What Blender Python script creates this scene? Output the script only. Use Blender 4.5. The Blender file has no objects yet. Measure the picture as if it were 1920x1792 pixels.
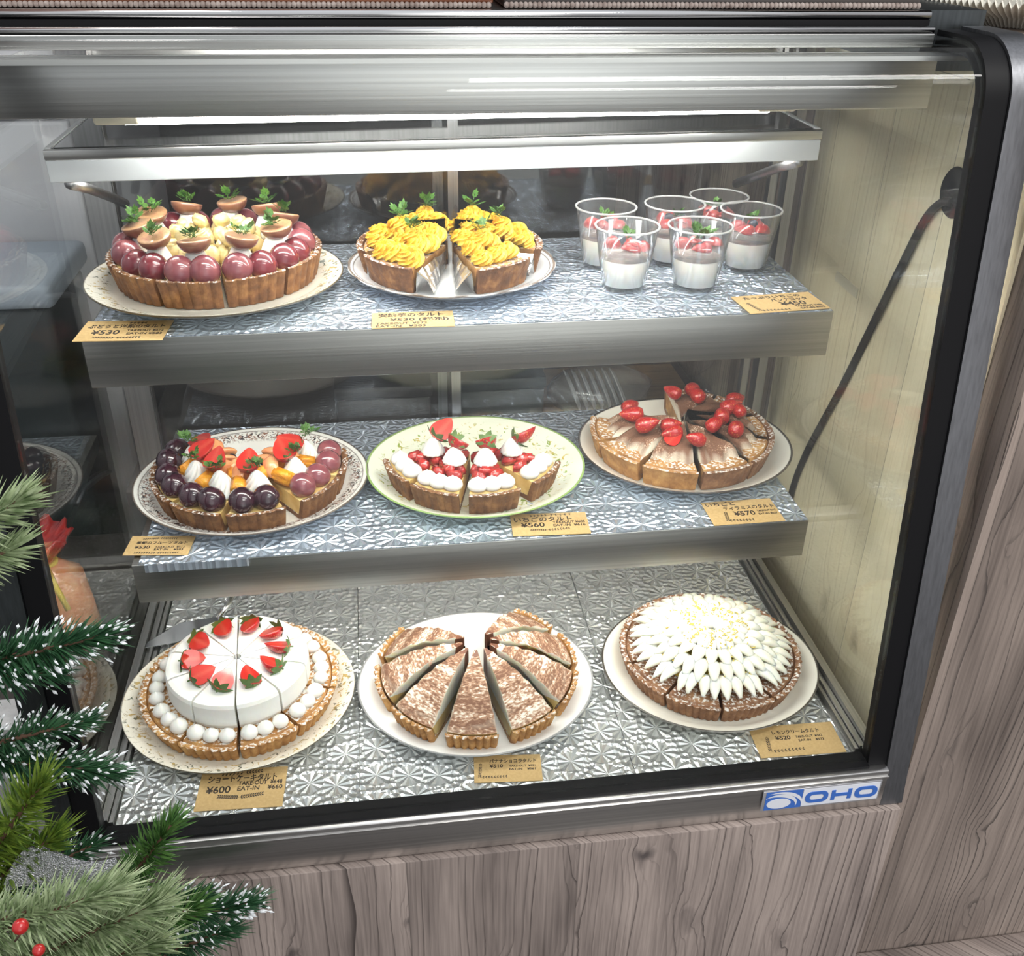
import bpy, bmesh, math, random
from mathutils import Vector, Matrix, Euler
PI = math.pi
R = math.radians
random.seed(7)
S = bpy.context.scene
COL = S.collection

# ---------------------------------------------------------------- camera
cd = bpy.data.cameras.new('camera'); cam = bpy.data.objects.new('camera', cd); COL.objects.link(cam)
cd.sensor_fit = 'HORIZONTAL'; cd.sensor_width = 36.0; cd.lens = 36.0*1845.47/1920.0
cd.clip_start = 0.02; cd.clip_end = 60
def cam_basis(p, y, r):
    p, y, r = R(p), R(y), R(r)
    f = Vector((math.sin(y)*math.cos(p), math.cos(y)*math.cos(p), -math.sin(p)))
    rt = Vector((math.cos(y), -math.sin(y), 0)); d = f.cross(rt)
    c, s = math.cos(r), math.sin(r)
    return (c*rt+s*d), (-s*rt+c*d), f
rt, dn, fw = cam_basis(30.3528, 8.4857, -0.914)
m = Matrix((rt, -dn, -fw)).transposed().to_4x4(); m.translation = Vector((-0.1171, -0.815, 0.9208))
cam.matrix_world = m
S.camera = cam

# ---------------------------------------------------------------- world, lamps, exposure
GLOW = 1.5
w = bpy.data.worlds.new('world'); S.world = w; w.use_nodes = True
nt = w.node_tree; nt.nodes.clear()
wo = nt.nodes.new('ShaderNodeOutputWorld'); bg = nt.nodes.new('ShaderNodeBackground')
tc = nt.nodes.new('ShaderNodeTexCoord'); sx = nt.nodes.new('ShaderNodeSeparateXYZ'); rp = nt.nodes.new('ShaderNodeValToRGB'); mr = nt.nodes.new('ShaderNodeMapRange')
mr.inputs[1].default_value = -1; mr.inputs[2].default_value = 1
nt.links.new(tc.outputs['Generated'], sx.inputs[0]); nt.links.new(sx.outputs['Z'], mr.inputs[0]); nt.links.new(mr.outputs[0], rp.inputs[0])
e = rp.color_ramp.elements
e[0].position = 0.30; e[0].color = (0.12, 0.11, 0.10, 1)
e[1].position = 0.95; e[1].color = (0.70, 0.72, 0.76, 1)
k = e.new(0.50); k.color = (0.42, 0.42, 0.44, 1)
k = e.new(0.62); k.color = (0.60, 0.61, 0.63, 1)
def wm_(op, a, b=None, clamp=False):
    n = nt.nodes.new('ShaderNodeMath'); n.operation = op; n.use_clamp = clamp
    for i, q in enumerate((a, b)):
        if q is None: continue
        if isinstance(q, (int, float)): n.inputs[i].default_value = q
        else: nt.links.new(q, n.inputs[i])
    return n.outputs[0]
# the bright street side behind the viewer: a soft patch in the surroundings, brightest a little right of straight back
azi = wm_('ARCTAN2', sx.outputs['X'], wm_('MULTIPLY', sx.outputs['Y'], -1.0))
fall = wm_('SUBTRACT', 1.0, wm_('MULTIPLY', wm_('ABSOLUTE', wm_('SUBTRACT', azi, 0.20)), 1/0.42), True)
up_ = wm_('SUBTRACT', 1.0, wm_('MULTIPLY', wm_('ABSOLUTE', wm_('ADD', sx.outputs['Z'], 0.10)), 1/0.75), True)
glow = wm_('MULTIPLY', wm_('MULTIPLY', wm_('POWER', fall, 0.7), wm_('POWER', up_, 0.5)), GLOW)
gm = nt.nodes.new('ShaderNodeMix'); gm.data_type = 'RGBA'; gm.blend_type = 'ADD'; gm.inputs[0].default_value = 1.0
gc = nt.nodes.new('ShaderNodeVectorMath'); gc.operation = 'SCALE'; gc.inputs[0].default_value = (1.0, 0.99, 0.98); nt.links.new(glow, gc.inputs['Scale'])
nt.links.new(rp.outputs[0], gm.inputs[6]); nt.links.new(gc.outputs[0], gm.inputs[7])
nt.links.new(gm.outputs[2], bg.inputs[0]); bg.inputs[1].default_value = 0.80
nt.links.new(bg.outputs[0], wo.inputs[0])

def area(name, loc, rot, sx_, sy_, power, col=(1, 1, 1)):
    l = bpy.data.lights.new(name, 'AREA'); l.shape = 'RECTANGLE'; l.size = sx_; l.size_y = sy_; l.energy = power; l.color = col
    o = bpy.data.objects.new(name, l); COL.objects.link(o); o.location = loc; o.rotation_euler = rot; return o
area('fridge_fill_light', (-1.0, 0.2, 1.42), (0, 0, 0), 0.5, 0.3, 4.5, (1.0, 0.98, 0.95))  # unseen fill light, added to lift the grey fridge beyond the left glass
# the shop's ceiling lamps, behind and above the viewer
area('ceiling_lamp_light', (0.9, -0.9, 2.2), (0, 0, 0), 1.5, 0.16, 22, (1.0, 0.98, 0.94))
area('ceiling_lamp_light', (0.9, -1.9, 2.2), (0, 0, 0), 1.5, 0.16, 22, (1.0, 0.98, 0.94))
S.view_settings.view_transform = 'Standard'; S.view_settings.look = 'None'
S.view_settings.exposure = 0.35; S.view_settings.gamma = 1.0
S.view_settings.use_curve_mapping = False
TUBE = 29.0
TUBE_TOP = 26.0

# ---------------------------------------------------------------- materials
MATS = {}
def newmat(name):
    m = bpy.data.materials.new(name); m.use_nodes = True
    n = m.node_tree.nodes; b = n['Principled BSDF']; MATS[name] = m
    return m, m.node_tree, b
def L(nt, a, b): nt.links.new(a, b)
def nd(nt, t, **kw):
    n = nt.nodes.new(t)
    for k, v in kw.items():
        if isinstance(k, str) and hasattr(n, k): setattr(n, k, v)
    return n
def simple(name, col, rough=0.5, metal=0.0, coat=0.0, sss=0.0, spec=None, emit=None, es=0):
    m, t, b = newmat(name)
    b.inputs['Base Color'].default_value = (*col, 1); b.inputs['Roughness'].default_value = rough; b.inputs['Metallic'].default_value = metal
    b.inputs['Coat Weight'].default_value = coat; b.inputs['Coat Roughness'].default_value = 0.05
    if sss: b.inputs['Subsurface Weight'].default_value = sss; b.inputs['Subsurface Radius'].default_value = (0.006, 0.003, 0.002); b.inputs['Subsurface Scale'].default_value = 1
    if spec is not None: b.inputs['Specular IOR Level'].default_value = spec
    if emit: b.inputs['Emission Color'].default_value = (*emit, 1); b.inputs['Emission Strength'].default_value = es
    return m
def noisy(name, cols, scale=40, detail=4, rough=0.6, bump=0.0, bscale=None, stretch=(1, 1, 1), coat=0, metal=0, pos=None, rough_n=0.55, bd=0.002):
    """colour from a ramp over noise in object space, with bump"""
    m, t, b = newmat(name)
    tc = nd(t, 'ShaderNodeTexCoord'); mp = nd(t, 'ShaderNodeMapping'); mp.inputs['Scale'].default_value = stretch
    L(t, tc.outputs['Object'], mp.inputs[0])
    n = nd(t, 'ShaderNodeTexNoise'); n.inputs['Scale'].default_value = scale; n.inputs['Detail'].default_value = detail; n.inputs['Roughness'].default_value = rough_n
    L(t, mp.outputs[0], n.inputs['Vector'])
    r = nd(t, 'ShaderNodeValToRGB'); L(t, n.outputs['Fac'], r.inputs[0])
    el = r.color_ramp.elements; N = len(cols)
    pos = pos or [0.3+0.4*i/(N-1) for i in range(N)]
    el[0].position = pos[0]; el[0].color = (*cols[0], 1); el[1].position = pos[-1]; el[1].color = (*cols[-1], 1)
    for i in range(1, N-1): q = el.new(pos[i]); q.color = (*cols[i], 1)
    L(t, r.outputs[0], b.inputs['Base Color'])
    b.inputs['Roughness'].default_value = rough; b.inputs['Coat Weight'].default_value = coat; b.inputs['Metallic'].default_value = metal
    if bump:
        n2 = nd(t, 'ShaderNodeTexNoise'); n2.inputs['Scale'].default_value = bscale or scale*2; n2.inputs['Detail'].default_value = 5
        L(t, mp.outputs[0], n2.inputs['Vector'])
        bp = nd(t, 'ShaderNodeBump'); bp.inputs['Strength'].default_value = bump; bp.inputs['Distance'].default_value = bd
        L(t, n2.outputs['Fac'], bp.inputs['Height']); L(t, bp.outputs[0], b.inputs['Normal'])
    return m
def glass(name, tint=(0.97, 0.985, 0.98), rough=0.0, ior=1.45, boost=1.0, haze=0.0):
    m = bpy.data.materials.new(name); m.use_nodes = True; t = m.node_tree; t.nodes.clear(); MATS[name] = m
    o = nd(t, 'ShaderNodeOutputMaterial'); tr = nd(t, 'ShaderNodeBsdfTransparent'); gl = nd(t, 'ShaderNodeBsdfGlossy'); mx = nd(t, 'ShaderNodeMixShader'); fr = nd(t, 'ShaderNodeFresnel')
    tr.inputs[0].default_value = (*tint, 1); gl.inputs['Roughness'].default_value = rough; fr.inputs[0].default_value = ior
    geo = nd(t, 'ShaderNodeNewGeometry')
    # same reflectance on entering and leaving faces of the thin pane
    inv = nd(t, 'ShaderNodeMath', operation='DIVIDE'); inv.inputs[0].default_value = 1.0; inv.inputs[1].default_value = 1.0
    mix = nd(t, 'ShaderNodeMix'); mix.data_type = 'FLOAT'
    L(t, geo.outputs['Backfacing'], mix.inputs[0]); mix.inputs[2].default_value = ior; mix.inputs[3].default_value = 1.0/ior*1.0
    # Fresnel node inverts the IOR itself on back faces, so feed 1/ior there to keep the plain reflectance
    L(t, mix.outputs[0], fr.inputs[0])
    mu = nd(t, 'ShaderNodeMath', operation='MULTIPLY'); mu.inputs[1].default_value = boost; mu.use_clamp = True
    L(t, fr.outputs[0], mu.inputs[0]); L(t, mu.outputs[0], mx.inputs[0]); L(t, tr.outputs[0], mx.inputs[1]); L(t, gl.outputs[0], mx.inputs[2])
    last = mx.outputs[0]
    if haze:
        df = nd(t, 'ShaderNodeBsdfDiffuse'); df.inputs[0].default_value = (0.9, 0.9, 0.9, 1); m2 = nd(t, 'ShaderNodeMixShader'); m2.inputs[0].default_value = haze
        L(t, last, m2.inputs[1]); L(t, df.outputs[0], m2.inputs[2]); last = m2.outputs[0]
    L(t, last, o.inputs[0])
    return m

def steel(name, col=(0.60, 0.60, 0.60), rough=0.3, along='x', b_=0.25):
    st = {'x': (1.5, 300, 300), 'z': (300, 300, 1.5), 'y': (300, 1.5, 300)}[along]
    m = noisy(name, [tuple(c*0.85 for c in col), col, tuple(min(1, c*1.12) for c in col)], scale=1.0, detail=3, rough=rough, bump=b_, bscale=1.0, stretch=st, metal=1.0, bd=0.0006)
    return m
steel('steel', (0.68, 0.67, 0.655), 0.30)
steel('steel_lip', (0.47, 0.46, 0.44), 0.34)
steel('steel_depth', (0.50, 0.50, 0.49), 0.35, 'y')
steel('steel_upright', (0.42, 0.42, 0.43), 0.35, 'z')
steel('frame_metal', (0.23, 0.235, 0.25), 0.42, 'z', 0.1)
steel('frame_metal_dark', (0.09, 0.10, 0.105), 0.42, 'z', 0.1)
simple('rubber', (0.005, 0.005, 0.006), 0.5, spec=0.2)
simple('chrome', (0.8, 0.8, 0.8), 0.12, 1.0)
glass('pane', boost=0.5)
glass('pane_side', tint=(0.975, 0.98, 0.975), boost=1.1)
glass('pane_rear', tint=(0.85, 0.86, 0.86), boost=1.8)
simple('gloss_black', (0.02, 0.021, 0.021), 0.06, coat=1.0)
glass('film', tint=(0.992, 0.990, 0.985), rough=0.06, ior=1.18, boost=0.2)
glass('cup_clear', tint=(0.99, 0.99, 0.99), boost=1.0, haze=0.03)
glass('cup_rim', tint=(0.93, 0.94, 0.94), boost=2.5, haze=0.30)
glass('jelly', tint=(0.98, 0.88, 0.83), boost=0.8, haze=0.20)
glass('bag_film', tint=(0.90, 0.90, 0.90), rough=0.15, boost=3.0, haze=0.12)
simple('plastic_white', (0.82, 0.84, 0.86), 0.35)
simple('plastic_cream', (0.80, 0.74, 0.58), 0.4)
simple('tube_light', (1, 1, 1), 0.5, emit=(1.0, 0.975, 0.92), es=24)
simple('canopy_lamp', (1, 1, 1), 0.5, emit=(1.0, 0.975, 0.92), es=TUBE_TOP)
simple('strip_lamp', (1, 1, 1), 0.5, emit=(1.0, 0.97, 0.90), es=TUBE)
simple('black_plastic', (0.012, 0.012, 0.014), 0.4)
simple('cable_black', (0.02, 0.02, 0.022), 0.45)
simple('dark_wall', (0.045, 0.042, 0.04), 0.8)
simple('grey_appliance', (0.55, 0.55, 0.58), 0.5)
simple('pale_blue', (0.46, 0.53, 0.61), 0.4)
simple('box_black', (0.02, 0.02, 0.022), 0.35)
simple('box_teal', (0.012, 0.022, 0.024), 0.35)
simple('blue_logo', (0.05, 0.16, 0.55), 0.4)
simple('white_logo', (0.78, 0.80, 0.86), 0.4)
simple('silver_logo', (0.55, 0.55, 0.58), 0.35, 0.6)
simple('ink', (0.035, 0.025, 0.02), 0.6)
noisy('kraft', [(0.50, 0.34, 0.155), (0.58, 0.40, 0.19)], scale=300, rough=0.7)
MATS['kraft'].node_tree.nodes['Principled BSDF'].inputs['Specular IOR Level'].default_value = 0.12
noisy('plaster', [(0.40, 0.40, 0.40), (0.50, 0.50, 0.50)], scale=60, rough=0.85, bump=0.6, bscale=150)
noisy('counter_dark', [(0.035, 0.03, 0.028), (0.06, 0.05, 0.045)], scale=20, rough=0.35)
noisy('red_wood', [(0.14, 0.045, 0.022), (0.24, 0.09, 0.045)], scale=6, stretch=(1, 12, 12), rough=0.35)
noisy('rope', [(0.20, 0.15, 0.13), (0.42, 0.36, 0.33)], scale=120, rough=0.8, bump=0.5)
noisy('doily', [(0.62, 0.60, 0.52), (0.74, 0.72, 0.64)], scale=30, rough=0.8)
noisy('tan_wood', [(0.22, 0.14, 0.075), (0.36, 0.25, 0.14)], scale=8, stretch=(1, 10, 10), rough=0.5)

def wood(name, dark, mid, light, board=0.19, seed=0.0, line=0.75):
    """weathered boards, grain upright"""
    m, t, b = newmat(name)
    tc = nd(t, 'ShaderNodeTexCoord'); sp = nd(t, 'ShaderNodeSeparateXYZ'); L(t, tc.outputs['Object'], sp.inputs[0])
    u = nd(t, 'ShaderNodeMath', operation='ADD'); L(t, sp.outputs[0], u.inputs[0]); L(t, sp.outputs[1], u.inputs[1])
    us = nd(t, 'ShaderNodeMath', operation='ADD'); L(t, u.outputs[0], us.inputs[0]); us.inputs[1].default_value = seed
    dv = nd(t, 'ShaderNodeMath', operation='DIVIDE'); L(t, us.outputs[0], dv.inputs[0]); dv.inputs[1].default_value = board
    fl = nd(t, 'ShaderNodeMath', operation='FLOOR'); L(t, dv.outputs[0], fl.inputs[0])
    fr = nd(t, 'ShaderNodeMath', operation='FRACT'); L(t, dv.outputs[0], fr.inputs[0])
    wn = nd(t, 'ShaderNodeTexWhiteNoise'); wn.noise_dimensions = '1D'; L(t, fl.outputs[0], wn.inputs['W'])
    off = nd(t, 'ShaderNodeMath', operation='MULTIPLY'); L(t, wn.outputs['Value'], off.inputs[0]); off.inputs[1].default_value = 13.7
    cz = nd(t, 'ShaderNodeMath', operation='ADD'); L(t, sp.outputs[2], cz.inputs[0]); L(t, off.outputs[0], cz.inputs[1])
    cb = nd(t, 'ShaderNodeCombineXYZ'); L(t, us.outputs[0], cb.inputs[0]); L(t, cz.outputs[0], cb.inputs[2])
    # knots: sparse points; the grain bends round them
    kv = nd(t, 'ShaderNodeMapping'); kv.inputs['Scale'].default_value = (7.5, 1, 4.0); L(t, cb.outputs[0], kv.inputs[0])
    ks = nd(t, 'ShaderNodeSeparateXYZ'); L(t, kv.outputs[0], ks.inputs[0]); kn = nd(t, 'ShaderNodeTexNoise'); kn.inputs['Scale'].default_value = 3.5; kn.inputs['Detail'].default_value = 3; L(t, kv.outputs[0], kn.inputs['Vector'])
    kd = nd(t, 'ShaderNodeMath', operation='MULTIPLY_ADD'); L(t, kn.outputs['Fac'], kd.inputs[0]); kd.inputs[1].default_value = 0.35; L(t, ks.outputs[0], kd.inputs[2])
    ke = nd(t, 'ShaderNodeMath', operation='MULTIPLY_ADD'); L(t, kn.outputs['Fac'], ke.inputs[0]); ke.inputs[1].default_value = -0.5; L(t, ks.outputs[2], ke.inputs[2])
    k2 = nd(t, 'ShaderNodeCombineXYZ'); L(t, kd.outputs[0], k2.inputs[0]); L(t, ke.outputs[0], k2.inputs[1])
    vo = nd(t, 'ShaderNodeTexVoronoi'); vo.voronoi_dimensions = '2D'; vo.inputs['Scale'].default_value = 1.0; L(t, k2.outputs[0], vo.inputs['Vector'])
    kr = nd(t, 'ShaderNodeMapRange'); kr.inputs[1].default_value = 0.0; kr.inputs[2].default_value = 0.40; kr.inputs[3].default_value = 1.0; kr.inputs[4].default_value = 0.0; L(t, vo.outputs['Distance'], kr.inputs[0])
    kp = nd(t, 'ShaderNodeMath', operation='POWER'); L(t, kr.outputs[0], kp.inputs[0]); kp.inputs[1].default_value = 2.0
    # growth rings: warped distance across the board
    wp = nd(t, 'ShaderNodeMapping'); wp.inputs['Scale'].default_value = (9, 1, 1.1); L(t, cb.outputs[0], wp.inputs[0])
    n1 = nd(t, 'ShaderNodeTexNoise'); n1.inputs['Scale'].default_value = 1.0; n1.inputs['Detail'].default_value = 2; L(t, wp.outputs[0], n1.inputs['Vector'])
    s1 = nd(t, 'ShaderNodeMath', operation='MULTIPLY'); L(t, n1.outputs['Fac'], s1.inputs[0]); s1.inputs[1].default_value = 0.085
    s2 = nd(t, 'ShaderNodeMath', operation='MULTIPLY'); L(t, kp.outputs[0], s2.inputs[0]); s2.inputs[1].default_value = 0.022
    a1 = nd(t, 'ShaderNodeMath', operation='ADD'); L(t, us.outputs[0], a1.inputs[0]); L(t, s1.outputs[0], a1.inputs[1])
    a2 = nd(t, 'ShaderNodeMath', operation='ADD'); L(t, a1.outputs[0], a2.inputs[0]); L(t, s2.outputs[0], a2.inputs[1])
    fq = nd(t, 'ShaderNodeMath', operation='MULTIPLY'); L(t, a2.outputs[0], fq.inputs[0]); fq.inputs[1].default_value = 92
    f2 = nd(t, 'ShaderNodeMath', operation='FRACT'); L(t, fq.outputs[0], f2.inputs[0])
    ln = nd(t, 'ShaderNodeMapRange'); ln.inputs[1].default_value = 0.72; ln.inputs[2].default_value = 0.97; L(t, f2.outputs[0], ln.inputs[0])
    # only some rings are dark
    rn = nd(t, 'ShaderNodeMath', operation='FLOOR'); L(t, fq.outputs[0], rn.inputs[0])
    rw = nd(t, 'ShaderNodeTexWhiteNoise'); rw.noise_dimensions = '1D'; L(t, rn.outputs[0], rw.inputs['W'])
    lm = nd(t, 'ShaderNodeMath', operation='MULTIPLY'); L(t, ln.outputs[0], lm.inputs[0]); L(t, rw.outputs['Value'], lm.inputs[1])
    # fine fibres
    fm = nd(t, 'ShaderNodeMapping'); fm.inputs['Scale'].default_value = (260, 1, 7); L(t, cb.outputs[0], fm.inputs[0])
    n2 = nd(t, 'ShaderNodeTexNoise'); n2.inputs['Scale'].default_value = 1.0; n2.inputs['Detail'].default_value = 4; L(t, fm.outputs[0], n2.inputs['Vector'])
    # broad blotches
    bm_ = nd(t, 'ShaderNodeMapping'); bm_.inputs['Scale'].default_value = (14, 1, 3); L(t, cb.outputs[0], bm_.inputs[0])
    n3 = nd(t, 'ShaderNodeTexNoise'); n3.inputs['Scale'].default_value = 1.0; n3.inputs['Detail'].default_value = 3; L(t, bm_.outputs[0], n3.inputs['Vector'])
    q = nd(t, 'ShaderNodeMath', operation='MULTIPLY_ADD'); L(t, n2.outputs['Fac'], q.inputs[0]); q.inputs[1].default_value = 0.6; L(t, n3.outputs['Fac'], q.inputs[2])
    rp = nd(t, 'ShaderNodeValToRGB'); el = rp.color_ramp.elements
    el[0].position = 0.52; el[0].color = (*mid, 1); el[1].position = 1.08; el[1].color = (*light, 1); L(t, q.outputs[0], rp.inputs[0])
    mx = nd(t, 'ShaderNodeMix'); mx.data_type = 'RGBA'; lf = nd(t, 'ShaderNodeMath', operation='MULTIPLY'); L(t, lm.outputs[0], lf.inputs[0]); lf.inputs[1].default_value = line
    L(t, lf.outputs[0], mx.inputs[0]); L(t, rp.outputs[0], mx.inputs[6]); mx.inputs[7].default_value = (*dark, 1)
    # knot core
    kc = nd(t, 'ShaderNodeMapRange'); kc.inputs[1].default_value = 0.03; kc.inputs[2].default_value = 0.12; kc.inputs[3].default_value = 0.85; kc.inputs[4].default_value = 0.0; L(t, vo.outputs['Distance'], kc.inputs[0])
    kx = nd(t, 'ShaderNodeSeparateXYZ'); L(t, vo.outputs['Color'], kx.inputs[0]); kw = nd(t, 'ShaderNodeMapRange'); kw.inputs[1].default_value = 0.3; kw.inputs[2].default_value = 0.75; L(t, kx.outputs[0], kw.inputs[0])
    km = nd(t, 'ShaderNodeMath', operation='MULTIPLY'); L(t, kc.outputs[0], km.inputs[0]); L(t, kw.outputs[0], km.inputs[1])
    m2 = nd(t, 'ShaderNodeMix'); m2.data_type = 'RGBA'; L(t, km.outputs[0], m2.inputs[0]); L(t, mx.outputs[2], m2.inputs[6]); m2.inputs[7].default_value = (dark[0]*0.8, dark[1]*0.85, dark[2]*0.95, 1)
    # board tint and seam
    tn = nd(t, 'ShaderNodeMapRange'); tn.inputs[3].default_value = 0.85; tn.inputs[4].default_value = 1.12; L(t, wn.outputs['Value'], tn.inputs[0])
    sm = nd(t, 'ShaderNodeMapRange'); sm.inputs[1].default_value = 0.0; sm.inputs[2].default_value = 0.012; sm.inputs[3].default_value = 0.35; sm.inputs[4].default_value = 1.0; L(t, fr.outputs[0], sm.inputs[0])
    tm = nd(t, 'ShaderNodeMath', operation='MULTIPLY'); L(t, tn.outputs[0], tm.inputs[0]); L(t, sm.outputs[0], tm.inputs[1])
    vm = nd(t, 'ShaderNodeVectorMath', operation='SCALE'); L(t, m2.outputs[2], vm.inputs[0]); L(t, tm.outputs[0], vm.inputs['Scale'])
    L(t, vm.outputs[0], b.inputs['Base Color']); b.inputs['Roughness'].default_value = 0.7
    hs = nd(t, 'ShaderNodeMath', operation='SUBTRACT'); L(t, n2.outputs['Fac'], hs.inputs[0]); L(t, lm.outputs[0], hs.inputs[1])
    bp = nd(t, 'ShaderNodeBump'); bp.inputs['Strength'].default_value = 0.35; bp.inputs['Distance'].default_value = 0.002; L(t, hs.outputs[0], bp.inputs['Height']); L(t, bp.outputs[0], b.inputs['Normal'])
    return m
wood('wood_plinth', (0.055, 0.042, 0.038), (0.14, 0.112, 0.101), (0.40, 0.328, 0.292), board=0.21, seed=0.36, line=1.0)
wood('wood_wall', (0.05, 0.040, 0.036), (0.15, 0.118, 0.102), (0.39, 0.315, 0.272), board=0.165, seed=0.105, line=1.0)
wood('wood_side', (0.62, 0.50, 0.31), (0.86, 0.76, 0.53), (0.92, 0.84, 0.62), board=0.15, seed=0.3, line=0.4)

def foil(name, base):
    """embossed starburst sheet"""
    m, t, b = newmat(name)
    tc = nd(t, 'ShaderNodeTexCoord'); vo = nd(t, 'ShaderNodeTexVoronoi'); vo.voronoi_dimensions = '2D'; vo.inputs['Scale'].default_value = 25; vo.inputs['Randomness'].default_value = 0.45
    L(t, tc.outputs['Object'], vo.inputs['Vector'])
    sc = nd(t, 'ShaderNodeVectorMath', operation='SCALE'); sc.inputs['Scale'].default_value = 28; L(t, tc.outputs['Object'], sc.inputs[0])
    sb0 = nd(t, 'ShaderNodeVectorMath', operation='SCALE'); sb0.inputs['Scale'].default_value = 28; L(t, vo.outputs['Position'], sb0.inputs[0])
    sb = nd(t, 'ShaderNodeVectorMath', operation='SUBTRACT'); L(t, tc.outputs['Object'], sb.inputs[0]); L(t, vo.outputs['Position'], sb.inputs[1])
    sp = nd(t, 'ShaderNodeSeparateXYZ'); L(t, sb.outputs[0], sp.inputs[0])
    at = nd(t, 'ShaderNodeMath', operation='ARCTAN2'); L(t, sp.outputs[1], at.inputs[0]); L(t, sp.outputs[0], at.inputs[1])
    ml = nd(t, 'ShaderNodeMath', operation='MULTIPLY'); L(t, at.outputs[0], ml.inputs[0]); ml.inputs[1].default_value = 10/(2*PI)
    pp = nd(t, 'ShaderNodeMath', operation='PINGPONG'); L(t, ml.outputs[0], pp.inputs[0]); pp.inputs[1].default_value = 0.5
    hr = nd(t, 'ShaderNodeMath', operation='MULTIPLY'); L(t, pp.outputs[0], hr.inputs[0]); L(t, vo.outputs['Distance'], hr.inputs[1])
    # smaller facets in between
    v2 = nd(t, 'ShaderNodeTexVoronoi'); v2.voronoi_dimensions = '2D'; v2.inputs['Scale'].default_value = 105; v2.inputs['Randomness'].default_value = 0.7; L(t, tc.outputs['Object'], v2.inputs['Vector'])
    rm = nd(t, 'ShaderNodeMapRange'); rm.inputs[1].default_value = 0.38; rm.inputs[2].default_value = 0.55; L(t, vo.outputs['Distance'], rm.inputs[0])
    m2 = nd(t, 'ShaderNodeMath', operation='MULTIPLY'); L(t, v2.outputs['Distance'], m2.inputs[0]); m2.inputs[1].default_value = 0.5
    mx = nd(t, 'ShaderNodeMix'); mx.data_type = 'FLOAT'; L(t, rm.outputs[0], mx.inputs[0]); L(t, hr.outputs[0], mx.inputs[2]); L(t, m2.outputs[0], mx.inputs[3])
    bp = nd(t, 'ShaderNodeBump'); bp.inputs['Strength'].default_value = 1.0; bp.inputs['Distance'].default_value = 0.013; L(t, mx.outputs[0], bp.inputs['Height'])
    L(t, bp.outputs[0], b.inputs['Normal'])
    b.inputs['Base Color'].default_value = (*base, 1); b.inputs['Metallic'].default_value = 0.72; b.inputs['Roughness'].default_value = 0.22
    b.inputs['Coat Weight'].default_value = 0.3; b.inputs['Coat Roughness'].default_value = 0.05
foil('foil_sheet', (0.78, 0.80, 0.80)); foil('foil_sheet_blue', (0.70, 0.79, 0.92))

# food
def crust(name, a, b_, c, sugar=0.5):
    m, t, bs = newmat(name)
    tc = nd(t, 'ShaderNodeTexCoord'); oi = nd(t, 'ShaderNodeObjectInfo')
    ad = nd(t, 'ShaderNodeVectorMath', operation='ADD'); L(t, tc.outputs['Object'], ad.inputs[0])
    rv = nd(t, 'ShaderNodeCombineXYZ'); L(t, oi.outputs['Random'], rv.inputs[0]); L(t, oi.outputs['Random'], rv.inputs[1]); L(t, rv.outputs[0], ad.inputs[1])
    n = nd(t, 'ShaderNodeTexNoise'); n.inputs['Scale'].default_value = 55; n.inputs['Detail'].default_value = 6; n.inputs['Roughness'].default_value = 0.65; L(t, ad.outputs[0], n.inputs['Vector'])
    r = nd(t, 'ShaderNodeValToRGB'); el = r.color_ramp.elements
    el[0].position = 0.30; el[0].color = (*a, 1); el[1].position = 0.70; el[1].color = (*c, 1); q = el.new(0.5); q.color = (*b_, 1)
    L(t, n.outputs['Fac'], r.inputs[0])
    ge = nd(t, 'ShaderNodeNewGeometry'); sz = nd(t, 'ShaderNodeSeparateXYZ'); L(t, ge.outputs['True Normal'], sz.inputs[0])
    up = nd(t, 'ShaderNodeMapRange'); up.inputs[1].default_value = 0.6; up.inputs[2].default_value = 0.9; L(t, sz.outputs[2], up.inputs[0])
    n2 = nd(t, 'ShaderNodeTexNoise'); n2.inputs['Scale'].default_value = 240; n2.inputs['Detail'].default_value = 4; L(t, ad.outputs[0], n2.inputs['Vector'])
    sg = nd(t, 'ShaderNodeMapRange'); sg.inputs[1].default_value = 0.62-sugar*0.3; sg.inputs[2].default_value = 0.70-sugar*0.2; L(t, n2.outputs['Fac'], sg.inputs[0])
    mu = nd(t, 'ShaderNodeMath', operation='MULTIPLY'); L(t, up.outputs[0], mu.inputs[0]); L(t, sg.outputs[0], mu.inputs[1])
    mx = nd(t, 'ShaderNodeMix'); mx.data_type = 'RGBA'; L(t, mu.outputs[0], mx.inputs[0]); L(t, r.outputs[0], mx.inputs[6]); mx.inputs[7].default_value = (0.82, 0.80, 0.77, 1)
    L(t, mx.outputs[2], bs.inputs['Base Color']); bs.inputs['Roughness'].default_value = 0.7
    bp = nd(t, 'ShaderNodeBump'); bp.inputs['Strength'].default_value = 0.7; bp.inputs['Distance'].default_value = 0.0015; L(t, n2.outputs['Fac'], bp.inputs['Height']); L(t, bp.outputs[0], bs.inputs['Normal'])
    return m
crust('crust_brown', (0.085, 0.030, 0.009), (0.185, 0.072, 0.020), (0.33, 0.155, 0.05), 0.35)
crust('crust_dark', (0.060, 0.022, 0.008), (0.15, 0.058, 0.018), (0.34, 0.16, 0.05), 0.4)
crust('crust_gold', (0.25, 0.105, 0.028), (0.42, 0.205, 0.062), (0.60, 0.35, 0.125), 0.45)
crust('crust_mocha', (0.13, 0.055, 0.024), (0.23, 0.105, 0.048), (0.38, 0.20, 0.095), 0.42)
noisy('custard', [(0.66, 0.42, 0.13), (0.80, 0.60, 0.26)], scale=60, rough=0.5, bump=0.4, bscale=160)
noisy('cream', [(0.82, 0.80, 0.76), (0.88, 0.87, 0.84)], scale=40, rough=0.45, bump=0.12, bscale=120)
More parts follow.
